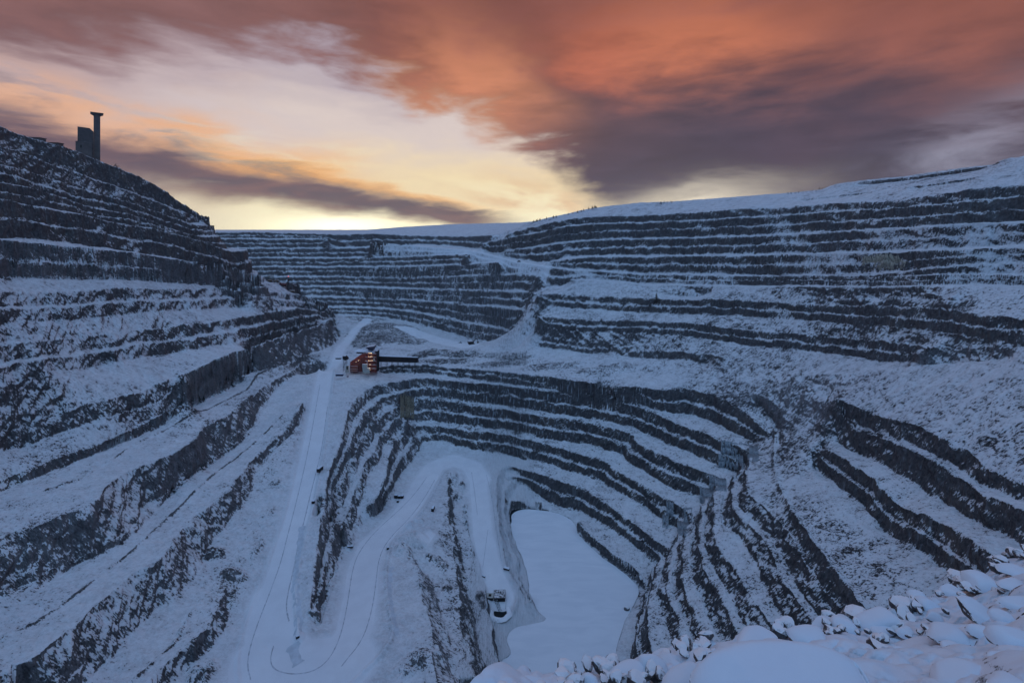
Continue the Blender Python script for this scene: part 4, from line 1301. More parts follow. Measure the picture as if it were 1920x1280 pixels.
BIG = [
    # u, top, foot, width px, label, seed, keywords
    (1484, 1197, 1320, 345, 'huge boulder under a smooth thick snow dome at the bottom edge of the picture', 1, dict(depth=0.5, cap=0.45, bury=0.35, flat=True)),
    (1514, 1160, 1200, 78, 'lumpy snow-topped boulder with dark underside standing behind the huge domed one', 2, dict(cap=0.75)),
    (1648, 1133, 1178, 78, 'pyramid-shaped snowy boulder with a sloping left side on the brink of the bank', 3, dict(cap=0.0, tilt=(0, -14))),
    (1656, 1163, 1183, 44, 'rough dark stone lying at the foot of the pyramid-shaped boulder', 4, dict(cap=0.15, bare_=True)),
    (1836, 1115, 1156, 74, 'large wedge boulder evenly coated with snow, upslope of the dark-sided blocks', 5, dict(cap=0.0, tilt=(6, 10))),
    (1783, 1157, 1204, 80, 'snow-capped block with a bare dark left face, leaning on a second dark block', 6, dict(cap=0.5, tilt=(-6, 6), bare_=True)),
    (1840, 1162, 1195, 48, 'dark wedge block pressed against the right side of a capped block', 7, dict(cap=0.35, tilt=(-4, 12), bare_=True)),
    (1898, 1160, 1213, 76, 'round-capped boulder with a bare dark lower half at the right edge of the picture', 8, dict(cap=0.6, bare_=True)),
    (1802, 1223, 1280, 126, 'broad domed boulder showing bare rock through thin snow, low at the bottom right', 9, dict(cap=0.3, depth=0.7, tilt=(-10, 0))),
    (1900, 1250, 1300, 90, 'low snow-covered boulder in the bottom right corner', 10, dict(cap=0.6)),
    (1750, 1138, 1162, 32, 'small upright dark stone between the pyramid boulder and the wedge boulder', 11, dict(cap=0.2, bare_=True)),
    (1738, 1113, 1140, 44, 'jagged mostly bare stone on the brink behind the upright dark stone', 12, dict(cap=0.25, bare_=True)),
    (1838, 1064, 1100, 66, 'cluster-like rough block half bare of snow near the top of the bank', 13, dict(cap=0.35, bare_=True)),
    (1904, 1052, 1074, 56, 'flat snow-topped slab at the upper right end of the bank', 14, dict(cap=0.6, bare_=True)),
    (1908, 1088, 1104, 60, 'thin slab with a dark edge below the upper right slab', 15, dict(cap=0.5, bare_=True)),
    (1912, 1112, 1136, 66, 'long slab with shadowed lower edge right of the wedge boulder', 16, dict(cap=0.5, bare_=True)),
    (1582, 1150, 1176, 46, 'rounded dark-footed stone between the lumpy boulder and the pyramid one', 17, dict(cap=0.45, bare_=True)),
    (1690, 1206, 1226, 40, 'small grey stone just right of the huge domed boulder', 18, dict(cap=0.4, bare_=True)),
    (1880, 1216, 1236, 48, 'small tilted slab above the bottom right corner boulder', 19, dict(cap=0.4, bare_=True)),
    (1790, 1200, 1216, 40, 'half-buried dark stone under the capped dark-faced block', 20, dict(cap=0.5, bare_=True)),
    (1716, 1100, 1122, 34, 'snow-dusted stone on the brink left of the jagged bare stone', 21, dict(cap=0.3)),
    (1226, 1214, 1258, 56, 'leaning grey slab at the lower left end of the bank', 22, dict(cap=0.35, tilt=(0, 18), bare_=True)),
    (1010, 1262, 1300, 86, 'wide snow-rounded stone leftmost along the bank edge', 23, dict(cap=0.6)),
    (1104, 1256, 1290, 40, 'grey stone with a bare side between snow-rounded ones on the left part of the bank', 24, dict(cap=0.3, bare_=True)),
    (1180, 1232, 1270, 72, 'snow-capped block left of the leaning grey slab', 25, dict(cap=0.5)),
    (1290, 1240, 1290, 90, 'long snow-smoothed boulder between the leaning slab and the huge domed boulder', 26, dict(cap=0.6, tilt=(0, -10))),
    (1700, 1170, 1190, 36, 'snowy knob right of the rough dark stone', 27, dict(cap=0.5)),
    (1420, 1180, 1206, 90, 'low white hump rising behind the left shoulder of the huge domed boulder', 28, dict(cap=0.7)),
    (1880, 1140, 1160, 40, 'squat capped stone above the round-capped boulder', 29, dict(cap=0.6)),
    (1780, 1090, 1112, 40, 'white-topped stone midway along the upper brink', 30, dict(cap=0.5, bare_=True)),
]
for (u, v0, v1, wpx, lab, seed, kw) in BIG:
    boulder(u, v0, v1, wpx, lab, seed, **kw)

# the rest of the rubble: small stones, each a thing
rnd = random.Random(78)
protos = []
for k in range(9):
    me = rock_mesh('stone', 1, rnd.uniform(.7, 1.0), rnd.uniform(.5, .75), 200 + k, cuts=8, sub=2, rough=0.05)
    me.materials.append(M_STONE if k % 3 else M_BARESTONE)
    protos.append(me)
nst = 0
while nst < 285:
    u = rnd.uniform(930, 1960)
    ve, ye = bank_edge(u)
    y = float(ye) * (rnd.uniform(0.86, 1.01) if rnd.random() < .55 else rnd.uniform(0.55, 1.0))
    z = float(bank_z(u, y))
    v = VH - z / y * FPX
    if any(abs(u - b[0]) < b[3] * .45 and b[1] - 4 < v < b[2] + 4 for b in BIG):
        continue
    sz = min(0.13 if u < 1560 else 0.22, 0.05 * math.exp(rnd.gauss(0.35, 0.5))) * (0.7 + 0.06 * y)
    o = link(bpy.data.objects.new('stone', rnd.choice(protos)))
    o.location = ((u - UC) / FPX * y, y, z + sz * 0.30 + rnd.uniform(0, .05))
    o.rotation_euler = (rnd.uniform(-.4, .4), rnd.uniform(-.4, .4), rnd.uniform(0, 6.28))
    o.scale = (sz, sz, sz)
    tag(o, 'small snow-dusted stone among the rubble of the foreground bank', 'stone', 'small stones on the foreground bank')
    nst += 1
#BANK_END


#THINGS_BEGIN
# ------------------------------------------------------------------ mesh building for things
class MB:
    def __init__(self):
        self.bm = bmesh.new()

    def box(self, x0, x1, y0, y1, z0, z1, bev=0.0, rot=None, at=None):
        r = bmesh.ops.create_cube(self.bm, size=1.0)
        vs = r['verts']
        for v in vs:
            v.co = Vector(((v.co.x + .5) * (x1 - x0) + x0, (v.co.y + .5) * (y1 - y0) + y0, (v.co.z + .5) * (z1 - z0) + z0))
        if rot:
            c = Vector(((x0 + x1) / 2, (y0 + y1) / 2, (z0 + z1) / 2))
            from mathutils import Euler
            bmesh.ops.rotate(self.bm, verts=vs, cent=c, matrix=Euler(rot).to_matrix())
        if bev:
            es = list({e for v in vs for e in v.link_edges})
            bmesh.ops.bevel(self.bm, geom=es, offset=bev, segments=1, affect='EDGES')
        return self

    def prism(self, poly, y0, y1):
        """outline in x,z pushed from y0 to y1"""
        a = [self.bm.verts.new((x, y0, z)) for x, z in poly]
        b = [self.bm.verts.new((x, y1, z)) for x, z in poly]
        n = len(poly)
        self.bm.faces.new(a)
        self.bm.faces.new(b[::-1])
        for i in range(n):
            self.bm.faces.new((a[i], b[i], b[(i + 1) % n], a[(i + 1) % n]))
        return self

    def tube(self, p, q, r, seg=8, r2=None):
        p, q = Vector(p), Vector(q)
        d = q - p
        if d.length < 1e-6:
            return self
        m = d.to_track_quat('Z', 'Y').to_matrix().to_4x4()
        m.translation = (p + q) / 2
        bmesh.ops.create_cone(self.bm, cap_ends=True, segments=seg, radius1=r, radius2=r if r2 is None else r2, depth=d.length, matrix=m)
        return self

    def build(self, name, mat, parent=None, label=None):
        bmesh.ops.recalc_face_normals(self.bm, faces=self.bm.faces)
        me = bpy.data.meshes.new(name)
        self.bm.to_mesh(me)
        self.bm.free()
        me.materials.append(mat)
        o = link(bpy.data.objects.new(name, me), parent)
        if label:
            o['label'] = label
        return o


def thing(name, label, cat, loc, rz=0.0, group=None, s=1.0):
    o = link(bpy.data.objects.new(name, None))
    o.location = loc
    o.rotation_euler = (0, 0, rz)
    o.scale = (s, s, s)
    o.empty_display_size = 1.0
    return tag(o, label, cat, group)


def copy_tree(o, parent=None):
    c = o.copy()
    COL.objects.link(c)
    c.parent = parent
    for ch in list(o.children):
        copy_tree(ch, c)
    return c


def lamp_mat(name, col, strength):
    m = bpy.data.materials.new(name)
    m.use_nodes = True
    t = NT(m.node_tree)
    bs = t.n['Principled BSDF']
    bs.inputs['Base Color'].default_value = (*col, 1)
    bs.inputs['Emission Color'].default_value = (*col, 1)
    bs.inputs['Emission Strength'].default_value = strength
    return m


M_CONC = flat_mat('weathered_concrete', (0.115, 0.110, 0.108), 0.9, 0, 0.18, 0.12)
M_CONC2 = flat_mat('dark_cladding', (0.085, 0.084, 0.086), 0.8, 0, 0.2, 0.2)
M_RED = dusted_mat('red_steel', (0.24, 0.06, 0.05), 0.6, 0.5, 0.72, 0.95)
M_REDD = flat_mat('dark_red_cladding', (0.11, 0.034, 0.034), 0.6, 0, 0.35, 0.5)
M_DARK = dusted_mat('dark_steel', (0.012, 0.014, 0.018), 0.6, 0.7, 0.80, 0.98)
M_BLUE = dusted_mat('dark_blue_steel', (0.012, 0.03, 0.075), 0.5, 0.7, 0.85, 1.0)
M_WHITE = flat_mat('white_container', (0.42, 0.43, 0.40), 0.6, 0, 0.12, 0.6)
M_GREYP = dusted_mat('grey_sheet_roof', (0.14, 0.14, 0.145), 0.7, 0.6, 0.9, 1.15)
M_YEL = dusted_mat('machine_yellow', (0.10, 0.055, 0.012), 0.6, 0.8, 0.75, 0.95)
M_BLACK = flat_mat('rubber_black', (0.01, 0.01, 0.011), 0.8)
M_WATER = flat_mat('open_water', (0.004, 0.014, 0.018), 0.45, 0, 0.2, 0.3, 0.12)
M_WARM = lamp_mat('lit_lamp_warm', (1.0, 0.72, 0.42), 6.0)
M_REDL = lamp_mat('lit_lamp_red', (1.0, 0.10, 0.06), 9.0)
M_WOOD = flat_mat('bare_twigs', (0.030, 0.024, 0.022), 0.9)


# ------------------------------------------------------------------ headframe on the western skyline
def mine_tower():
    y = 720.0
    k = y / FPX
    cx = (166 - UC) * k
    g = terrain_z(cx, y) - 6
    t_ = thing('mine_tower', 'grey concrete mine tower with flared top and squat hall, on the left skyline', 'tower', (cx, y, g))
    X = lambda u: (u - 166) * k * .74
    t_.rotation_euler = (0, 0, R(43))
    Zv = lambda v: (VH - v) * k - g
    MB().box(X(175.5), X(188), -5, 5, 0, Zv(214.5), .15).build('shaft', M_CONC, t_)
    c = MB()
    zt, zb = Zv(211), Zv(215.2)
    a = [(X(169.2), -9), (X(194.2), -9), (X(194.2), 9), (X(169.2), 9)]
    b = [(X(175.2), -5.4), (X(188.3), -5.4), (X(188.3), 5.4), (X(175.2), 5.4)]
    lo = [c.bm.verts.new((x, yy, zb)) for x, yy in b]
    mi = [c.bm.verts.new((x, yy, zt - .5)) for x, yy in a]
    hi = [c.bm.verts.new((x, yy, zt)) for x, yy in a]
    c.bm.faces.new(lo[::-1])
    c.bm.faces.new(hi)
    for p, q in ((lo, mi), (mi, hi)):
        for i in range(4):
            c.bm.faces.new((p[i], p[(i + 1) % 4], q[(i + 1) % 4], q[i]))
    c.build('flared_top', M_CONC2, t_)
    h = MB().prism([(X(146), 0), (X(175.3), 0), (X(175.3), Zv(247.5)), (X(168), Zv(241.5)), (X(146), Zv(241))], -7, 7).build('hall', M_CONC2, t_)
    MB().box(X(158), X(162), -7.3, -6.9, Zv(268), Zv(266.6)).build('vent', M_GREYP, h)
    an = MB().box(X(142.5), X(172.5), -11, 6.5, 0, Zv(269.5), .2).build('annex', M_CONC, t_)
    MB().box(X(151), X(153.5), -11.3, -10.9, Zv(280), Zv(275)).build('door', M_BLACK, an)
    MB().box(X(142.2), X(172.8), -11.3, 6.8, Zv(269.3), Zv(268.6)).build('roof', M_GREYP, an)


mine_tower()


def low_shed(u, v, w_px, h_px, y, label, rz=0.0):
    k = y / FPX
    x = (u - UC) * k
    z0 = (VH - v) * k
    w, h = w_px * k, h_px * k
    t_ = thing('shed', label, 'shed', (x, y, z0), rz)
    MB().box(-w / 2, w / 2, -4, 4, -4, h * .62).build('wall', M_CONC2, t_)
    MB().prism([(-w / 2 - .6, h * .6), (w / 2 + .6, h * .45), (w / 2 + .6, h * .75), (-w / 2 - .6, h)], -4.6, 4.6).build('roof', M_DARK, t_)
    MB().box(-w * .12, w * .12, -4.2, -3.9, -3, h * .3).build('door', M_BLACK, t_)


low_shed(69, 262.5, 24, 4.5, 655, 'long dark flat-roofed shed low on the left skyline, upslope of the tower')
low_shed(100, 271.5, 28, 4, 668, 'low dark shed on the left skyline between the flat-roofed shed and the tower')


# ------------------------------------------------------------------ crusher plant
def crusher_plant():
    y = 640.0
    k = y / FPX
    u0 = 690.0
    gz = -200.0
    x0 = (u0 - UC) * k
    t_ = thing('crusher_plant', 'red steel crusher plant with lit lamps standing on the edge of the middle level', 'crusher', (x0, y, gz), R(-4))
    X = lambda u: (u - u0) * k
    H = lambda v: (701.5 - v) * k
    # main tower: frames floor by floor, with open decks
    f = MB()
    cols = (X(687), X(693), X(700), X(708))
    for xx in cols:
        for yy in (-5, 5):
            f.tube((xx, yy, 0), (xx, yy, H(663)), .35, 6)
    for v in (694, 687, 680, 673, 666):
        f.box(X(686.5), X(708.6), -5.6, 5.6, H(v), H(v) + .45)
    for a, b in ((0, 1), (1, 2), (2, 3)):
        for v in (701, 687, 673):
            f.tube((cols[a], -5.2, H(v)), (cols[b], -5.2, H(v - 7)), .22, 5)
    f.build('steel_frame', M_RED, t_)
    w = MB()
    w.box(X(695), X(708), -4.2, 4.6, H(701), H(693.5))
    w.box(X(687), X(708), -3.8, 4.6, H(692), H(687.5))
    w.box(X(691), X(704), -3.0, 4.6, H(686), H(681.5))
    w.box(X(687), X(702), -3.4, 4.6, H(679), H(674.5))
    w.box(X(688), X(706), -3.0, 4.6, H(672), H(666.5))
    w.build('cladding', M_REDD, t_)
    MB().box(X(703.2), X(705.6), -5.5, -5.1, H(680), H(674)).build('sheet', M_WHITE, t_)
    MB().box(X(705.5), X(709), -3.6, 6.2, H(700), H(661.5), .1).build('stair_tower', M_DARK, t_)
    r = MB().box(X(666), X(704), -6, 6, H(663), H(662.2)).build('roof', M_SNOW, t_)
    hp = MB()
    zt, zb = H(653.2), H(660.5)
    hi = [hp.bm.verts.new(p) for p in ((X(689), -6, zt - .5), (X(704.6), -6, zt + 1.2), (X(704.6), 6, zt + 1.2), (X(689), 6, zt - .5))]
    lo = [hp.bm.verts.new(p) for p in ((X(693), -3, zb), (X(701), -3, zb), (X(701), 3, zb), (X(693), 3, zb))]
    hp.bm.faces.new(hi)
    hp.bm.faces.new(lo[::-1])
    for i in range(4):
        hp.bm.faces.new((lo[i], lo[(i + 1) % 4], hi[(i + 1) % 4], hi[i]))
    hp.build('hopper', M_BLUE, t_)
    MB().box(X(666), X(685), 3.2, 4.0, H(669), H(662.6)).build('wind_wall', M_DARK, t_)
    # feed gallery climbing to the tower, and the lower house
    MB().prism([(X(657), H(683)), (X(680), H(667)), (X(687), H(667)), (X(687), H(673)), (X(682), H(673)), (X(657), H(690))], -2.5, 2.5).build('feed_gallery', M_RED, t_)
    g = MB()
    for uu in (658, 664, 670, 676, 682):
        top = np.interp(uu, [657, 682], [689, 673])
        g.tube((X(uu), -2.2, 0), (X(uu), -2.2, H(top)), .3, 6)
        g.tube((X(uu), 2.2, 0), (X(uu), 2.2, H(top)), .3, 6)
        g.tube((X(uu), -2.2, 0), (X(uu + 5.5), -2.2, H(top)), .18, 5)
    g.build('trestle', M_RED, t_)
    lh = MB()
    lh.prism([(X(656.5), 0), (X(686.5), 0), (X(686.5), H(674)), (X(679), H(674)), (X(670), H(682)), (X(656.5), H(689.5))], -2.2, 2.6)
    lh.box(X(658.5), X(673), -4.5, -2.3, 0, H(693))
    lh.box(X(662), X(678), -3.4, -2.3, H(690), H(684))
    lh.build('lower_house', M_REDD, t_)
    for v in (698.5, 695, 690.5):
        MB().box(X(658.2), X(673.4), -5.6, -4.4, H(v), H(v) + .35).build('deck', M_RED, t_)
    # lamps
    spots = [(695.2, 664.4), (698.5, 664.2), (700.0, 664.6), (694.8, 670.7), (697.5, 670.9), (700.3, 670.7), (694.6, 678.2), (697.0, 678.4), (700.8, 678.0), (696.7, 685.6), (670.5, 681), (675.5, 678.6), (697.4, 695.2)]
    for i, (uu, vv) in enumerate(spots):
        m_ = MB()
        rr = .20 if i < 10 else .13
        m_.box(X(uu) - rr, X(uu) + rr, -6.2, -5.8, H(vv) - rr, H(vv) + rr, .05)
        m_.build('lamp', M_WARM, t_)
    for (uu, vv, p) in ((698, 668, 230.0), (692, 677, 260.0), (699, 690, 240.0), (667, 690, 260.0), (672, 680, 260.0)):
        ld = bpy.data.lights.new('lamp_light', 'POINT')
        ld.energy = p
        ld.color = (1.0, 0.62, 0.36)
        ld.shadow_soft_size = 0.4
        lo_ = link(bpy.data.objects.new('lamp_light', ld), t_)
        lo_.location = (X(uu), -10.5, H(vv))

    # things round the plant
    def container(u, v0, v1, wpx, mat, label, dy=-9.0, rz=0.0, cat='container', door=None):
        yy = y + dy
        kk = yy / FPX
        x = (u - UC) * kk
        hh = (v1 - v0) * kk
        zz = (VH - v1) * kk
        c_ = thing('container', label, cat, (x, yy, zz), rz)
        ww = wpx * kk
        b = MB().box(-ww / 2, ww / 2, 0, 2.6, 0, hh, .06)
        for q in np.linspace(-ww / 2 + .3, ww / 2 - .3, max(3, int(ww / .9))):
            b.box(q - .12, q + .12, -.05, .02, .2, hh - .2)
        b.build('body', mat, c_)
        MB().box(-ww / 2 + .05, ww / 2 - .05, .05, 2.55, hh, hh + .14, .04).build('snow_layer', M_SNOW, c_)
        if door:
            MB().box(-ww * .22, ww * .3, -.09, -.03, hh * .45, hh * .95).build('door', M_BLACK, c_)
        return c_
    container(683.6, 683.2, 689.4, 9.2, M_WHITE, 'grey-white container stacked topmost in front of the crusher plant', -10.5)
    container(686.2, 690.0, 695.0, 13.0, M_WHITE, 'wide white container in the middle of the stack before the crusher plant', -10.5)
    container(686.4, 695.4, 699.8, 12.4, M_WHITE, 'lowest white container standing on the snow before the crusher plant', -10.5)
    container(650.6, 685.4, 698.4, 6.2, M_WHITE, 'tall white switch cabin with a black door left of the crusher plant', -9, 0, 'cabin', True)
    container(636.0, 701.5, 705.0, 13.6, M_BLUE, 'dark blue container lying on the snow at the far left of the plant yard', -24)
    container(634.0, 671.0, 673.4, 10.0, M_DARK, 'dark flat container on the road behind the crusher plant', 30)
    # dump bin with its sloping lip
    x = (646 - UC) * k
    b_ = thing('dump_bin', 'dark tilted dump bin on legs behind the white switch cabin', 'bin', (x, y + 4, gz), 0)
    MB().prism([(-3.4, 21.5), (0.8, 21.5), (4.2, 17.0), (0.5, 15.2), (-3.4, 17.2)], -2.5, 2.5).build('bin_body', M_DARK, b_)
    lg = MB()
    for xx in (-2.6, 1.2):
        for yy in (-2, 2):
            lg.tube((xx, yy, 0), (xx, yy, 17), .3, 6)
    lg.tube((-2.6, -2, 4), (1.2, -2, 14), .2, 5)
    lg.build('trestle', M_DARK, b_)
    # lamp pole
    x = (655 - UC) * k
    p_ = thing('lamp_pole', 'thin pale pole standing between the switch cabin and the red plant', 'pole', (x, y - 10, gz))
    MB().tube((0, 0, 0), (0, 0, 14.5), .22, 8, .14).build('post', M_WHITE, p_)
    MB().box(-1.4, .2, -.15, .15, 14.3, 14.55).build('arm', M_WHITE, p_)
    MB().box(-.5, .5, -.5, .5, 0, 1.6, .05).build('footing', M_WHITE, p_)
    # covered conveyor running off to the east
    q0 = Vector(((709.5 - UC) / FPX * 645, 645, 0))
    q1 = Vector(((783.5 - UC) / FPX * 628, 628, 0))
    d = q1 - q0
    L_ = d.length
    z0 = (VH - 671.5) / FPX * 645
    z1 = (VH - 673.5) / FPX * 628
    c_ = thing('covered_conveyor', 'long black covered conveyor running right from the crusher plant', 'conveyor', (q0.x, q0.y, gz), math.atan2(d.y, d.x))
    za, zb_ = z0 - gz, z1 - gz
    MB().prism([(0, za - 4.6), (L_, zb_ - 4.2), (L_, zb_ + 2.8), (0, za + 3.4)], -1.8, 1.8).build('gallery', M_DARK, c_)
    MB().prism([(0.2, za + 3.42), (L_ - .2, zb_ + 2.82), (L_ - .2, zb_ + 3.1), (0.2, za + 3.7)], -1.7, 1.7).build('snow_layer', M_SNOW, c_)
    for i in range(7):
        q = L_ * (i + .5) / 7
        m_ = MB()
        for yy in (-1.5, 1.5):
            m_.tube((q, yy, 0), (q, yy, np.interp(q, [0, L_], [za - 3.2, zb_ - 2.6])), .25, 6)
        m_.build('leg', M_DARK, c_)


crusher_plant()


# ------------------------------------------------------------------ machines
def wheels(mb_fn, t_, xs, ys, r, w):
    for xx in xs:
        for yy in ys:
            m_ = MB().tube((xx, yy - w / 2, r), (xx, yy + w / 2, r), r, 14)
            o = m_.build('wheel', M_BLACK, t_)
            MB().tube((xx, yy - w / 2 - .03, r), (xx, yy + w / 2 + .03, r), r * .45, 8).build('rim', M_GREYP, o)


def haul_truck(loc, rz, label, group=None, s=1.0):
    t_ = thing('haul_truck', label, 'truck', loc, rz, group, s)
    MB().box(-5, 5, -1.6, 1.6, 1.3, 2.4, .1).build('chassis', M_DARK, t_)
    MB().prism([(-5.4, 4.6), (-4.6, 2.6), (1.8, 2.4), (2.6, 4.4), (5.6, 5.2), (5.6, 5.5), (2.2, 5.4), (-5.4, 5.0)], -2.9, 2.9).build('dump_body', M_YEL, t_)
    c = MB().box(2.9, 4.9, -2.4, .4, 2.4, 4.9, .1).build('cab', M_YEL, t_)
    MB().box(4.85, 4.95, -2.2, .2, 3.5, 4.6).build('windscreen', M_BLACK, c)
    wheels(None, t_, (-3.4, 3.2), (-2.2, 2.2), 1.35, 1.1)
    return t_


def excavator(loc, rz, label, s=1.0, mat=None):
    mat = mat or M_YEL
    t_ = thing('excavator', label, 'excavator', loc, rz, None, s)
    for yy in (-2.3, 2.3):
        MB().box(-3.8, 3.8, yy - .6, yy + .6, 0, 1.5, .35).build('track', M_BLACK, t_)
    MB().box(-1, 1, -1.8, 1.8, .5, 1.3).build('undercarriage', M_DARK, t_)
    b = MB().box(-4.6, 2.4, -2.5, 2.5, 1.7, 4.2, .2).build('house', mat, t_)
    c = MB().box(1.2, 3.4, .6, 2.6, 1.9, 5.2, .12).build('cab', mat, t_)
    MB().box(3.38, 3.46, .8, 2.4, 3.2, 4.9).build('windscreen', M_BLACK, c)
    MB().tube((2, -.6, 3), (6.6, -.6, 7.4), .55, 8, .4).build('boom', mat, t_)
    MB().tube((6.6, -.6, 7.4), (8.6, -.6, 3.2), .4, 8, .3).build('arm', mat, t_)
    MB().prism([(7.6, 3.2), (9.2, 3.3), (9.0, 1.5), (7.3, 1.2)], -1.7, .5).build('bucket', M_DARK, t_)
    return t_


def pickup(loc, rz, label, s=1.0, mat=None):
    mat = mat or M_DARK
    t_ = thing('pickup_truck', label, 'pickup', loc, rz, None, s)
    MB().box(-2.6, 2.6, -.95, .95, .45, 1.05, .08).build('body', mat, t_)
    c = MB().prism([(-.6, 1.05), (1.6, 1.05), (.9, 1.85), (-.5, 1.85)], -.88, .88).build('cab', mat, t_)
    MB().box(-.45, .85, -.8, .8, 1.86, 1.98, .03).build('snow_layer', M_SNOW, c)
    MB().box(-2.55, -.7, -.85, .85, 1.0, 1.12).build('load_bed', M_SNOW, t_)
    wheels(None, t_, (-1.65, 1.65), (-.85, .85), .42, .28)
    return t_


def ground_loc(u, v, lift=0.0, y0=200):
    x, y, z = ground_at(u, v, y0)
    return (x, y, z + lift)


# group at work on the western spur bench
def spur_bench():
    y0 = ground_at(522, 528, 600)[1]
    y0 = y0 if y0 < 960 else 850.0

    def base(u, v, dy=0):
        x_, y_, z_ = ground_at(u, max(v, 529.0), 600)
        if y_ > 940:
            x_, y_ = (u - UC) / FPX * y0, y0
            z_ = terrain_z(x_, y_)
        return x_, y_, z_
    # drill rig with its mast laid over trestles
    x, y, z = base(507, 521.5)
    d_ = thing('drill_rig', 'brown drill rig with a lattice mast on the spur bench, leftmost machine there', 'drill rig', (x, y, z))
    MB().box(-5, 5, -1.6, 1.6, .2, 1.8, .2).build('track', M_BLACK, d_)
    MB().box(-4, 3, -1.5, 1.5, 1.8, 4.2, .1).build('house', M_YEL, d_)
    f = MB()
    for xx in (-6, -2, 2, 6):
        f.tube((xx, 0, 3), (xx * .6, 0, 12.5), .22, 5)
    for zz in (9.5, 11, 12.5):
        f.tube((-6, 0, zz), (6.5, 0, zz), .25, 5)
    for xx in (-5, -3, -1, 1, 3, 5):
        f.tube((xx, 0, 9.5), (xx + 1, 0, 12.5), .15, 4)
    f.build('mast', M_YEL, d_)
    x, y, z = base(518, 522)
    haul_truck((x, y, z), R(12), 'dark dump truck beside the drill rig on the spur bench', s=.8)
    x, y, z = base(530, 523)
    excavator((x, y, z), R(170), 'dark red excavator on the spur bench, largest machine of the group', 1.35, M_REDD)
    x, y, z = base(541, 523)
    l_ = thing('light_mast', 'mobile light mast with a red lamp beside the excavator on the spur bench', 'light mast', (x, y, z))
    MB().box(-1.6, 1.6, -1.2, 1.2, .4, 3.6, .1).build('generator', M_DARK, l_)
    MB().tube((0, 0, 3), (0, 0, 9), .16, 6).build('post', M_DARK, l_)
    MB().box(-.45, .45, -.5, -.1, 8.6, 9.4, .05).build('lamp', M_REDL, l_)
    wheels(None, l_, (-1, 1), (-1.2, 1.2), .5, .3)
    x, y, z = base(548, 523.5)
    haul_truck((x, y, z), R(200), 'dark tipper truck with raised body at the right end of the spur bench', s=.85)
    x, y, z = base(551, 539, -12)
    s_ = thing('skip', 'flat dark skip lying in the snow below the spur bench machines', 'skip', (x, y, z), R(3))
    MB().prism([(-5.4, 1.6), (5.4, 1.4), (4.6, 0), (-4.6, 0)], -1.5, 1.5).build('bin_body', M_DARK, s_)
    MB().box(-5.6, 5.6, -1.7, 1.7, 1.5, 1.75).build('rim', M_DARK, s_)


spur_bench()

excavator(ground_loc(884, 645.5), R(20), 'dark excavator at the foot of the far wall on the white floor', 1.35, M_DARK)
pickup(ground_loc(863, 643), R(5), 'small dark pickup left of the excavator on the far white floor', 1.2)
pickup(ground_loc(973, 491.5, 0.2), R(-40), 'tiny dark vehicle on the haul ramp across the far wall', 1.5)


def road_truck(u, v, label, s=1.0, rz=90):
    """tall tank truck seen from behind"""
    t_ = thing('service_truck', label, 'truck', ground_loc(u, v), R(rz), None, s)
    MB().box(-3.4, 3.4, -1.2, 1.2, .7, 1.2, .05).build('chassis', M_BLACK, t_)
    MB().box(-3.4, 1.4, -1.25, 1.25, 1.2, 3.6, .15).build('box_body', M_DARK, t_)
    MB().box(-3.3, 1.3, -1.15, 1.15, 3.6, 3.85, .1).build('snow_layer', M_SNOW, t_)
    c = MB().box(1.6, 3.4, -1.2, 1.2, 1.2, 3.2, .12).build('cab', M_DARK, t_)
    MB().box(1.7, 3.2, -1.1, 1.1, 3.2, 3.4, .05).build('snow_layer', M_SNOW, c)
    wheels(None, t_, (-2.3, -1.0, 2.4), (-1.05, 1.05), .55, .35)
    return t_


road_truck(600, 883, 'dark truck with a snowy roof parked at the right edge of the main ramp', 1.05, 80)
road_truck(812, 957.5, 'dark box truck with a snow-edged roof on the lower road beside the ridge', .95, 85)


def crate(u, v, w, d, h, label, mat=None, rz=0.0, cat='crate', y0=200):
    c_ = thing('crate', label, cat, ground_loc(u, v, -.05, y0), rz)
    m_ = MB().box(-w / 2, w / 2, -d / 2, d / 2, 0, h, .05)
    for q in np.linspace(-w / 2 + .15, w / 2 - .15, 4):
        m_.box(q - .06, q + .06, -d / 2 - .05, -d / 2 + .01, .05, h - .05)
    m_.build('body', mat or M_DARK, c_)
    MB().box(-w / 2 + .03, w / 2 - .03, -d / 2 + .03, d / 2 - .03, h, h + .12, .04).build('snow_layer', M_SNOW, c_)
    return c_


crate(587.5, 944, 2.4, 2.2, 2.2, 'small dark crate on the snow bank right of the main ramp', None, R(8))
crate(746, 942, 2.0, 1.8, 2.0, 'small dark crate in front of the snow-roofed drill trailer', None, R(-10))
crate(657, 1028, 4.6, 1.4, 1.4, 'low dark trough lying at the left edge of the lower road', None, R(4), 'trough')
crate(950, 1067, 5.4, 2.4, 1.3, 'snow-heaped dark sledge near the lake-side edge of the lowest road', None, R(-20), 'sledge')
crate(907, 1081, 2.6, 1.2, .9, 'short dark pipe crate at the foot of the ridge above the pump sheds', None, R(-30))
crate(558, 1196, 2.0, 1.4, 1.4, 'broken dark crate half-buried in the middle of the hairpin bend', None, R(35))
crate(727, 1030, 1.8, 1.6, 1.9, 'dark junction box on the shoulder where the lower road bends', None, R(20))
crate(652, 664 + 43, 2.2, 1.6, 1.6, 'small rusty box at the top of the main ramp', M_REDD, R(0))


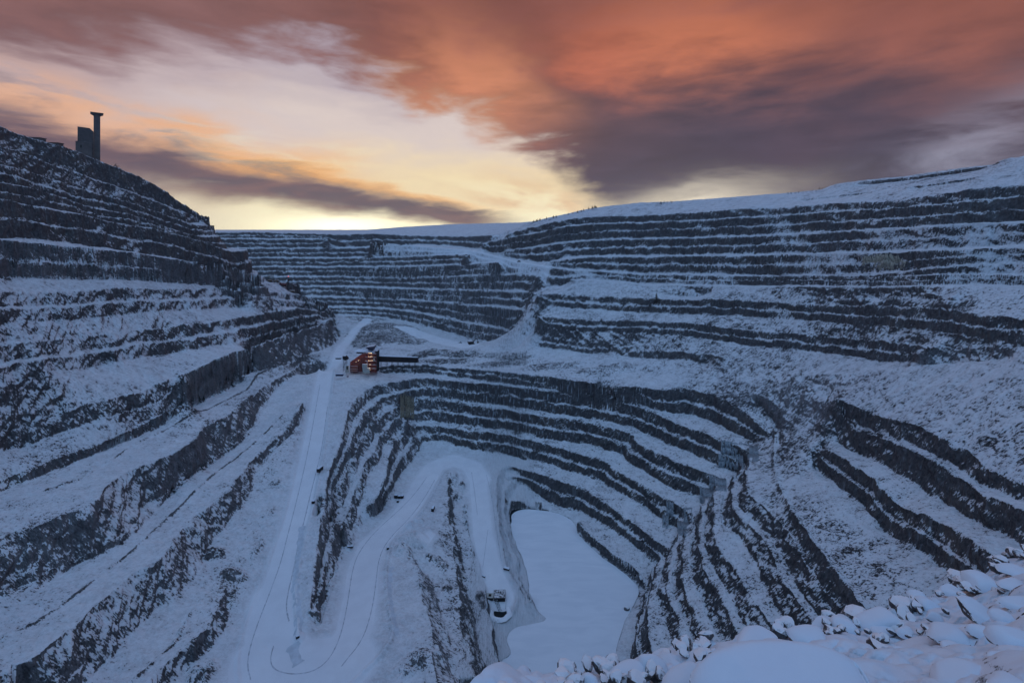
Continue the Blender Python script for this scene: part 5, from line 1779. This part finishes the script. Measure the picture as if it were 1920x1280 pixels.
def drill_trailer():
    t_ = thing('drill_trailer', 'long low trailer with snow-covered roofs parked under the rock nose by the lower road', 'trailer', ground_loc(748, 934), R(-4))
    MB().box(-4.8, 4.8, -1.3, 1.3, .6, 1.0, .05).build('chassis', M_BLACK, t_)
    for x0, x1, h in ((-4.8, -1.4, 3.2), (-1.2, 1.8, 2.6), (2.1, 4.8, 2.9)):
        b = MB().box(x0, x1, -1.25, 1.25, 1.0, h, .08).build('cabin', M_DARK, t_)
        MB().box(x0 + .05, x1 - .05, -1.2, 1.2, h, h + .3, .1).build('snow_layer', M_SNOW, b)
    wheels(None, t_, (-3.6, -2.4, 3.2), (-1.1, 1.1), .5, .3)
    MB().box(-4.4, -1.6, 2.2, 3.0, 0, 1.1, .05).build('tool_box', M_DARK, t_)


drill_trailer()


# ------------------------------------------------------------------ pump station by the lake
def pump_station():
    x, y, z = ground_loc(937, 1120)
    k = y / FPX
    t_ = thing('pump_house', 'grey flat-roofed pump shed standing above the round black pond', 'shed', (x, y, z), R(2))
    w, d, h = 20 * k, 7.5, 3.2
    MB().box(-w / 2, w / 2, -d / 2, d / 2, -.4, h - .5).build('wall', M_DARK, t_)
    r = MB().prism([(-w / 2 - .5, h - .5), (w / 2 + .5, h - .5), (w / 2 + .2, h + .1), (-w / 2 - .2, h + .1)], -d / 2 - .5, d / 2 + .5).build('roof', M_GREYP, t_)
    for q in (-1.2, .6):
        MB().tube((q, 1.2, h), (q, 1.2, h + 1.3), .35, 8).build('vent', M_DARK, r)
    x2, y2, z2 = ground_loc(918.5, 1122)
    s_ = thing('switch_hut', 'small pale hut with a dark square hatch on its roof left of the pump shed', 'hut', (x2, y2, z2), R(-3))
    w2 = 12 * y2 / FPX
    MB().box(-w2 / 2, w2 / 2, -2.3, 2.3, -.3, 2.0, .05).build('wall', M_DARK, s_)
    rr = MB().box(-w2 / 2 - .2, w2 / 2 + .2, -2.5, 2.5, 2.0, 2.25, .05).build('roof', M_WHITE, s_)
    MB().box(-1.0, 1.2, -1.1, 1.2, 2.25, 2.45).build('hatch', M_BLACK, rr)
    # sump: a ring of trodden snow round open water
    px, py, pz = ground_loc(937, 1149)
    bm = bmesh.new()
    n = 40
    rx, ry = 13.2 * py / FPX, 5.2
    prof = [(1.75, -.5), (1.45, .55), (1.15, .75), (1.0, .15), (.97, -.1)]
    rings = []
    for a_, hh in prof:
        rings.append([bm.verts.new((rx * a_ * math.cos(2 * math.pi * i / n) * (1 + .06 * math.sin(5 * i)), ry * a_ * math.sin(2 * math.pi * i / n) * (1 + .05 * math.cos(3 * i)), hh + .25 * math.sin(7 * i) * (1 if hh > 0 else 0))) for i in range(n)])
    for j in range(len(rings) - 1):
        for i in range(n):
            bm.faces.new((rings[j][i], rings[j][(i + 1) % n], rings[j + 1][(i + 1) % n], rings[j + 1][i]))
    me = bpy.data.meshes.new('sump_rim')
    bm.normal_update()
    bm.to_mesh(me)
    bm.free()
    me.materials.append(M_GROUND2)
    o = link(bpy.data.objects.new('ground', me))
    o.location = (px, py, pz + .1)
    tag(o, 'snow rim round the pump pond', kind='structure')
    bm = bmesh.new()
    vs = [bm.verts.new((rx * .99 * math.cos(2 * math.pi * i / n), ry * .99 * math.sin(2 * math.pi * i / n), 0)) for i in range(n)]
    bm.faces.new(vs)
    me = bpy.data.meshes.new('water')
    bm.to_mesh(me)
    bm.free()
    me.materials.append(M_WATER)
    o = link(bpy.data.objects.new('water', me))
    o.location = (px, py, pz + .16)
    tag(o, 'black open water of the round pump pond', kind='structure')
    for i, q in enumerate((-1.0, .3, 1.5)):
        m_ = MB()
        a_ = Vector((x - 3.6 + q * .9, y - 3.6, z + 1.4))
        b_ = Vector((px + .2 + q * 1.0, py + 1.0, pz + .5))
        m_.tube(a_, b_, .22, 8)
        o = m_.build('suction_pipe', M_DARK)
        tag(o, ['leftmost of three dark pipes slanting from the pump shed into the black pond', 'middle of three dark pipes slanting from the pump shed into the black pond', 'rightmost of three dark pipes slanting from the pump shed into the black pond'][i], 'pipe', 'suction pipes of the pump shed')
    m_ = MB().tube((x + 5.4, y - 3.6, z + 1.5), (px + 4.6, py + 2.5, pz + .5), .07, 5)
    tag(m_.build('cable', M_BLACK), 'thin hanging cable from the right end of the pump shed to the pond', 'cable')


M_GROUND2 = dusted_mat('trodden_snow', (0.06, 0.065, 0.075), .8, 0.8, 0.35, 0.75)
pump_station()


def open_water_lead():
    P = [(957, 954.6), (966, 951.5), (985, 949.8), (1005, 951), (1028, 955.8), (1040, 958.6), (1020, 956.6), (1000, 954.2), (985, 953.4), (970, 956.5), (961, 962), (958, 968), (960, 976), (956.5, 985), (955.5, 970)]
    bm = bmesh.new()
    pts, _ = resample([unproj(u, v, LAKE_Z) for u, v in P + P[:1]], 1.0)
    vs = [bm.verts.new((p[0], p[1], LAKE_Z - .11)) for p in pts[:-1]]
    bm.faces.new(vs)
    bmesh.ops.triangulate(bm, faces=bm.faces[:])
    me = bpy.data.meshes.new('water')
    bm.to_mesh(me)
    bm.free()
    me.materials.append(M_WATER)
    tag(link(bpy.data.objects.new('water', me)), 'dark open water along the far shore of the frozen lake', kind='structure')


open_water_lead()

# boulder out on the ice
me = rock_mesh('rock', 2.6, 2.0, 1.7, 301, sub=3)
me.materials.append(M_BARESTONE)
o = link(bpy.data.objects.new('boulder', me))
o.location = (*unproj(1175, 1141, LAKE_Z)[:2], LAKE_Z + .5)
tag(o, 'lone dark boulder sitting on the lake ice close to the right shore', 'boulder')


# ------------------------------------------------------------------ frozen seepage on the faces
def ice_mat(name, a, b):
    m = bpy.data.materials.new(name)
    m.use_nodes = True
    t = NT(m.node_tree)
    bs = t.n['Principled BSDF']
    pos = t.node('ShaderNodeNewGeometry').outputs['Position']
    n = t.noise(t.mapping(pos, scale=(1, 1, .12)), 0.9, 5, .6)
    t.l.new(t.mix(t.ss(n, .35, .65), a, b), bs.inputs['Base Color'])
    bs.inputs['Roughness'].default_value = .45
    return m


M_ICE = ice_mat('blue_grey_ice', (0.13, 0.165, 0.19), (0.36, 0.42, 0.47))
M_ICEY = ice_mat('yellowish_ice', (0.24, 0.225, 0.18), (0.42, 0.40, 0.33))
M_ICEB = ice_mat('ochre_ice', (0.10, 0.085, 0.06), (0.30, 0.27, 0.20))


def icefall(u0, u1, vt, vb, label, mat, seed, taper=.4, n=None, y0=200):
    """sheet of frozen drips hanging down a rock face: columns of uneven length grown together"""
    rnd = random.Random(seed)
    n = n or max(8, int((u1 - u0) / 1.4))
    root = None
    m_ = MB()
    for i in range(n):
        f = (i + rnd.uniform(-.3, .3)) / (n - 1)
        u = u0 + (u1 - u0) * min(1, max(0, f))
        a = vt(f) if callable(vt) else vt
        b = vb(f) if callable(vb) else vb
        x, y, z = ground_at(u, a, y0)
        kf = y / FPX
        x2, y2, z2 = ground_at(u, b, y0)
        p = Vector((x, y - .6, z + .3))
        e = Vector((x2, y2 - .8, z2 - .6))
        mid = p.lerp(e, .5)
        mid.y -= .7
        w = (u1 - u0) / n * kf * rnd.uniform(.75, 1.25)
        ln = 1.0 if rnd.random() < .8 else rnd.uniform(.55, .9)
        e = p.lerp(e, ln)
        m_.tube(p, mid if ln > .6 else e, w * .62, 6, w * .7)
        if ln > .6:
            m_.tube(mid, e, w * .7, 6, w * (1.0 if ln > .95 else .2))
    o = m_.build('icefall', mat)
    for pl in o.data.polygons:
        pl.use_smooth = True
    tag(o, label, 'icefall')
    return o


icefall(1617, 1652, lambda f: 483 + 7 * (1 - f), 507, 'pale yellowish icefall on the dark upper right wall, left half of a wide one', M_ICEY, 1)
icefall(1654, 1696, lambda f: 484 + 8 * f, lambda f: 506 - 3 * f, 'yellow-white ragged icefall on the upper right wall, right of the smoother yellowish one', M_ICEY, 2)
icefall(1352, 1382, lambda f: 826 + 6 * f, lambda f: 850 + 4 * f, 'blue-grey icefall on the upper step right of the lower pit back wall', M_ICE, 3)
icefall(1386, 1420, lambda f: 830 + 8 * f, lambda f: 862 + 4 * f, 'wide drapery of icicles in the corner below the arched bench', M_ICE, 4)
icefall(1347, 1392, lambda f: 852 + 6 * f, lambda f: 876 + 3 * f, 'broad blue-grey icefall on the lower step under the drapery of icicles', M_ICE, 5)
icefall(1330, 1360, lambda f: 894 + 4 * f, lambda f: 918 + 4 * f, 'grey icefall in the corner of the second step, above the paler narrow one', M_ICE, 6)
icefall(1312, 1338, lambda f: 915 + 4 * f, lambda f: 942 + 4 * f, 'pale narrow icefall hanging at the end of the second step', M_ICE, 7)
icefall(1250, 1262, 944, 968, 'narrow icefall on the third step, left one of the upper pair', M_ICE, 8)
icefall(1282, 1296, 952, 984, 'narrow icefall on the third step, right one of the upper pair', M_ICE, 9)
icefall(1242, 1252, 968, 990, 'thin icefall on the third step, leftmost of the lower row', M_ICE, 10)
icefall(1270, 1290, 978, 1004, 'thick icefall on the third step, widest of the lower row', M_ICE, 11)
icefall(752, 776, lambda f: 746 + 2 * f, lambda f: 782 + 2 * f, 'ochre-stained ice curtain in the corner below the snow cone', M_ICEB, 12)


# ------------------------------------------------------------------ shrubs and small trees on the skyline
def bush(u, v, wpx, hpx, y, label, seed, group=None, conifer=False, lift=0.0):
    rnd = random.Random(seed)
    k = y / FPX
    x = (u - UC) * k
    zb = max(terrain_z(x, y) - .3, (VH - v) * k - 2.0) + lift
    t_ = thing('shrub' if not conifer else 'spruce_tree', label, 'shrub' if not conifer else 'tree', (x, y, zb), 0, group)
    w, h = wpx * k, hpx * k
    tr = MB()
    cr = MB()
    if conifer:
        tr.tube((0, 0, 0), (0, 0, h), max(.08, .02 * h), 6, .03)
        for i in range(90):
            f = rnd.uniform(.12, 1)
            a = rnd.uniform(0, 6.28)
            L_ = w / 2 * (1 - f) ** .8 * rnd.uniform(.6, 1.1) + .1
            z_ = h * f
            c, s_ = math.cos(a), math.sin(a)
            q = [(0, 0, z_ + .1), (c * L_ - s_ * .12 * w, s_ * L_ + c * .12 * w, z_ - .25 * L_), (c * L_ * 1.1, s_ * L_ * 1.1, z_ - .4 * L_), (c * L_ + s_ * .12 * w, s_ * L_ - c * .12 * w, z_ - .25 * L_)]
            cr.bm.faces.new([cr.bm.verts.new(p) for p in q])
    else:
        ns = max(4, int(wpx / 2.2))
        for i in range(ns):
            bx = rnd.uniform(-w / 2, w / 2)
            hh = h * rnd.uniform(.45, 1.0) * (1 - .5 * abs(bx) / (w / 2 + .01))
            tp = Vector((bx + rnd.uniform(-.2, .2) * hh, rnd.uniform(-1, 1), hh))
            tr.tube((bx * .8, 0, 0), tp, .10, 5, .04)
            for j in range(16):
                f = rnd.uniform(.25, 1)
                b0 = Vector((bx * .8, 0, 0)).lerp(tp, f)
                d = Vector((rnd.gauss(0, 1), rnd.gauss(0, 1), rnd.uniform(.2, 1.4))).normalized() * hh * rnd.uniform(.12, .3)
                sd_ = Vector((-d.y, d.x, 0)) * .10 + Vector((0, 0, .06 * hh))
                cr.bm.faces.new([cr.bm.verts.new(p) for p in (b0, b0 + d * .6 + sd_, b0 + d, b0 + d * .6 - sd_)])
    tr.build('trunk', M_WOOD, t_)
    cr.build('crown', M_TWIG, t_)
    return t_


M_TWIG = dusted_mat('snowy_twigs', (0.020, 0.022, 0.020), .9, 2.0, .95, 1.3)
rnd = random.Random(5)
for i, (u, v, w, h) in enumerate([(1236, 381, 9, 7), (1243, 380.5, 10, 8), (1252, 380, 7, 5), (1258, 379.5, 4, 7)]):
    bush(u, v, w, h, 866, 'bare shrub in the dark thicket on the middle of the right skyline', 20 + i, 'thicket shrubs on the right skyline')
for i, u in enumerate([1478, 1485, 1492, 1498, 1505, 1512, 1518, 1524, 1531, 1537, 1543, 1549]):
    bush(u, float(np.interp(u, [1478, 1550], [362.5, 354])), rnd.uniform(3.5, 6.5), rnd.uniform(3, 6), 762, 'snowy shrub in the thin row along the right skyline left of the white hump', 40 + i, 'row of shrubs on the right skyline')
for i in range(26):
    u = rnd.uniform(1000, 1120)
    v = float(np.interp(u, [985, 1060, 1115, 1125], [418, 402, 388, 387]))
    bush(u, v + .5, rnd.uniform(2.0, 4.0), rnd.uniform(3, 6.5), 955, 'small spruce among the scattered trees on the skyline ridge above the far wall', 60 + i, 'spruces on the ridge above the far wall', True)
for i, (u, v, w, h) in enumerate([(212, 312.5, 10, 7), (219, 314.5, 9, 9)]):
    bush(u, v, w, h, 705, 'dark shrub in the clump on the left skyline right of the tower', 95 + i, 'shrubs right of the tower')
bush(1233, 569, 24, 17, 676, 'dark bushy tree growing on the talus strip of the right wall', 98)
bush(1231, 566, 12, 20, 675, 'tall dark sapling in the middle of the bushy tree on the talus strip', 99, None, True)


# ------------------------------------------------------------------ wheel tracks pressed into the snow of the roads
def track(pts, wid, lift=.06, mat=None, name='track', label='wheel track pressed into the snow of the mine road'):
    P, q = resample([unproj(*p) for p in pts], 2.0)
    T = np.gradient(P[:, :2], axis=0)
    T /= np.maximum(1e-6, np.linalg.norm(T, axis=1))[:, None]
    Nn = np.stack([T[:, 1], -T[:, 0]], 1)
    bm = bmesh.new()
    rows = []
    for i in range(len(P)):
        w = wid * (1 + .35 * math.sin(q[i] * .7) * math.sin(q[i] * .23 + 1)) / 2
        row = []
        for s_ in (-1, -.4, .4, 1):
            x, y = P[i, :2] + Nn[i] * w * s_
            row.append(bm.verts.new((x, y, terrain_z(x, y) + (lift if abs(s_) < .9 else -.05))))
        rows.append(row)
    for a, b in zip(rows[:-1], rows[1:]):
        for j in range(3):
            bm.faces.new((a[j], a[j + 1], b[j + 1], b[j]))
    for f in bm.faces:
        f.smooth = True
    bm.normal_update()
    me = bpy.data.meshes.new(name)
    bm.to_mesh(me)
    bm.free()
    me.materials.append(mat or M_TRACK)
    o = link(bpy.data.objects.new(name, me))
    return tag(o, label, kind='structure')


M_TRACK = flat_mat('packed_snow', (0.47, 0.50, 0.56), .8, 0, .3, .5)
M_WINDICE = flat_mat('wind_polished_snow', (0.54, 0.60, 0.67), .6, 0, .12, .25)
track([(600, 720, -205), (588, 790, -218), (575, 860, -229), (556, 940, -239), (540, 1000, -245), (528, 1050, -249.5), (510, 1100, -253), (478, 1180, -257), (462, 1240, -259), (470, 1275, -260)], .9)
track([(614, 760, -211), (604, 840, -225), (588, 900, -233), (574, 960, -241), (562, 1010, -246), (552, 1060, -250), (540, 1110, -254), (536, 1140, -255.5), (542, 1165, -257)], 1.0)
track([(513, 1210, -258.5), (506, 1235, -259.2), (512, 1256, -259.8), (545, 1266, -260.2), (590, 1260, -260.5), (620, 1235, -260.8), (640, 1190, -262), (652, 1130, -264.5), (660, 1070, -268), (672, 1035, -270.5), (700, 1000, -273), (740, 965, -276), (775, 930, -278.7), (800, 895, -281)], .9)
track([(640, 1250, -261), (680, 1200, -261.8), (696, 1150, -263.5), (704, 1100, -266), (710, 1045, -269.5), (728, 1010, -272), (768, 972, -275.2), (795, 935, -278.3), (815, 900, -281.2)], .9)
track([(905, 1060, -297), (908, 1040, -295.5), (912, 1010, -293.5), (915, 990, -292)], .5)
track([(940, 1050, -297.5), (935, 1020, -295), (930, 985, -292), (922, 930, -288.5), (912, 890, -286)], .6)
track([(895, 965, -291), (890, 920, -288), (884, 885, -285.5)], .6)
track([(566, 985, -243), (562, 1020, -247), (556, 1070, -250.5), (553, 1110, -254), (560, 1140, -255.5), (560, 1170, -257), (558, 1192, -258)], 5.0, .10, M_WINDICE, 'path', 'strip of bluish wind-polished snow along the main ramp')
track([(735, 1060, -268.5), (728, 1100, -266), (735, 1150, -263.5), (744, 1190, -261.7)], 4.0, .10, M_WINDICE, 'path', 'strip of bluish wind-polished snow along the lower road')
track([(548, 1210, -259), (552, 1228, -259.3), (560, 1245, -259.6)], 7.0, .12, M_WINDICE, 'path', 'bluish scoured patch of snow inside the hairpin bend')
#THINGS_END


#HAZE_BEGIN
# ------------------------------------------------------------------ cold air over the pit
def haze():
    bm = bmesh.new()
    bmesh.ops.create_cube(bm, size=1.0)
    for v in bm.verts:
        v.co = Vector((v.co.x * 20400, -500 + (v.co.y + .5) * 3900, (v.co.z + .5) * (330 + 420) - 420))
    me = bpy.data.meshes.new('haze')
    bm.to_mesh(me)
    bm.free()
    m = bpy.data.materials.new('cold_haze')
    m.use_nodes = True
    n = m.node_tree.nodes
    for q in list(n):
        n.remove(q)
    out = n.new('ShaderNodeOutputMaterial')
    pv = n.new('ShaderNodeVolumePrincipled')
    pv.inputs['Color'].default_value = (0.80, 0.80, 0.86, 1)
    pv.inputs['Density'].default_value = HAZE_D
    pv.inputs['Anisotropy'].default_value = 0.2
    m.node_tree.links.new(pv.outputs[0], out.inputs['Volume'])
    me.materials.append(m)
    tag(link(bpy.data.objects.new('haze', me)), 'thin cold haze hanging in the pit', kind='stuff')


HAZE_D = 0.00005
haze()
#HAZE_END
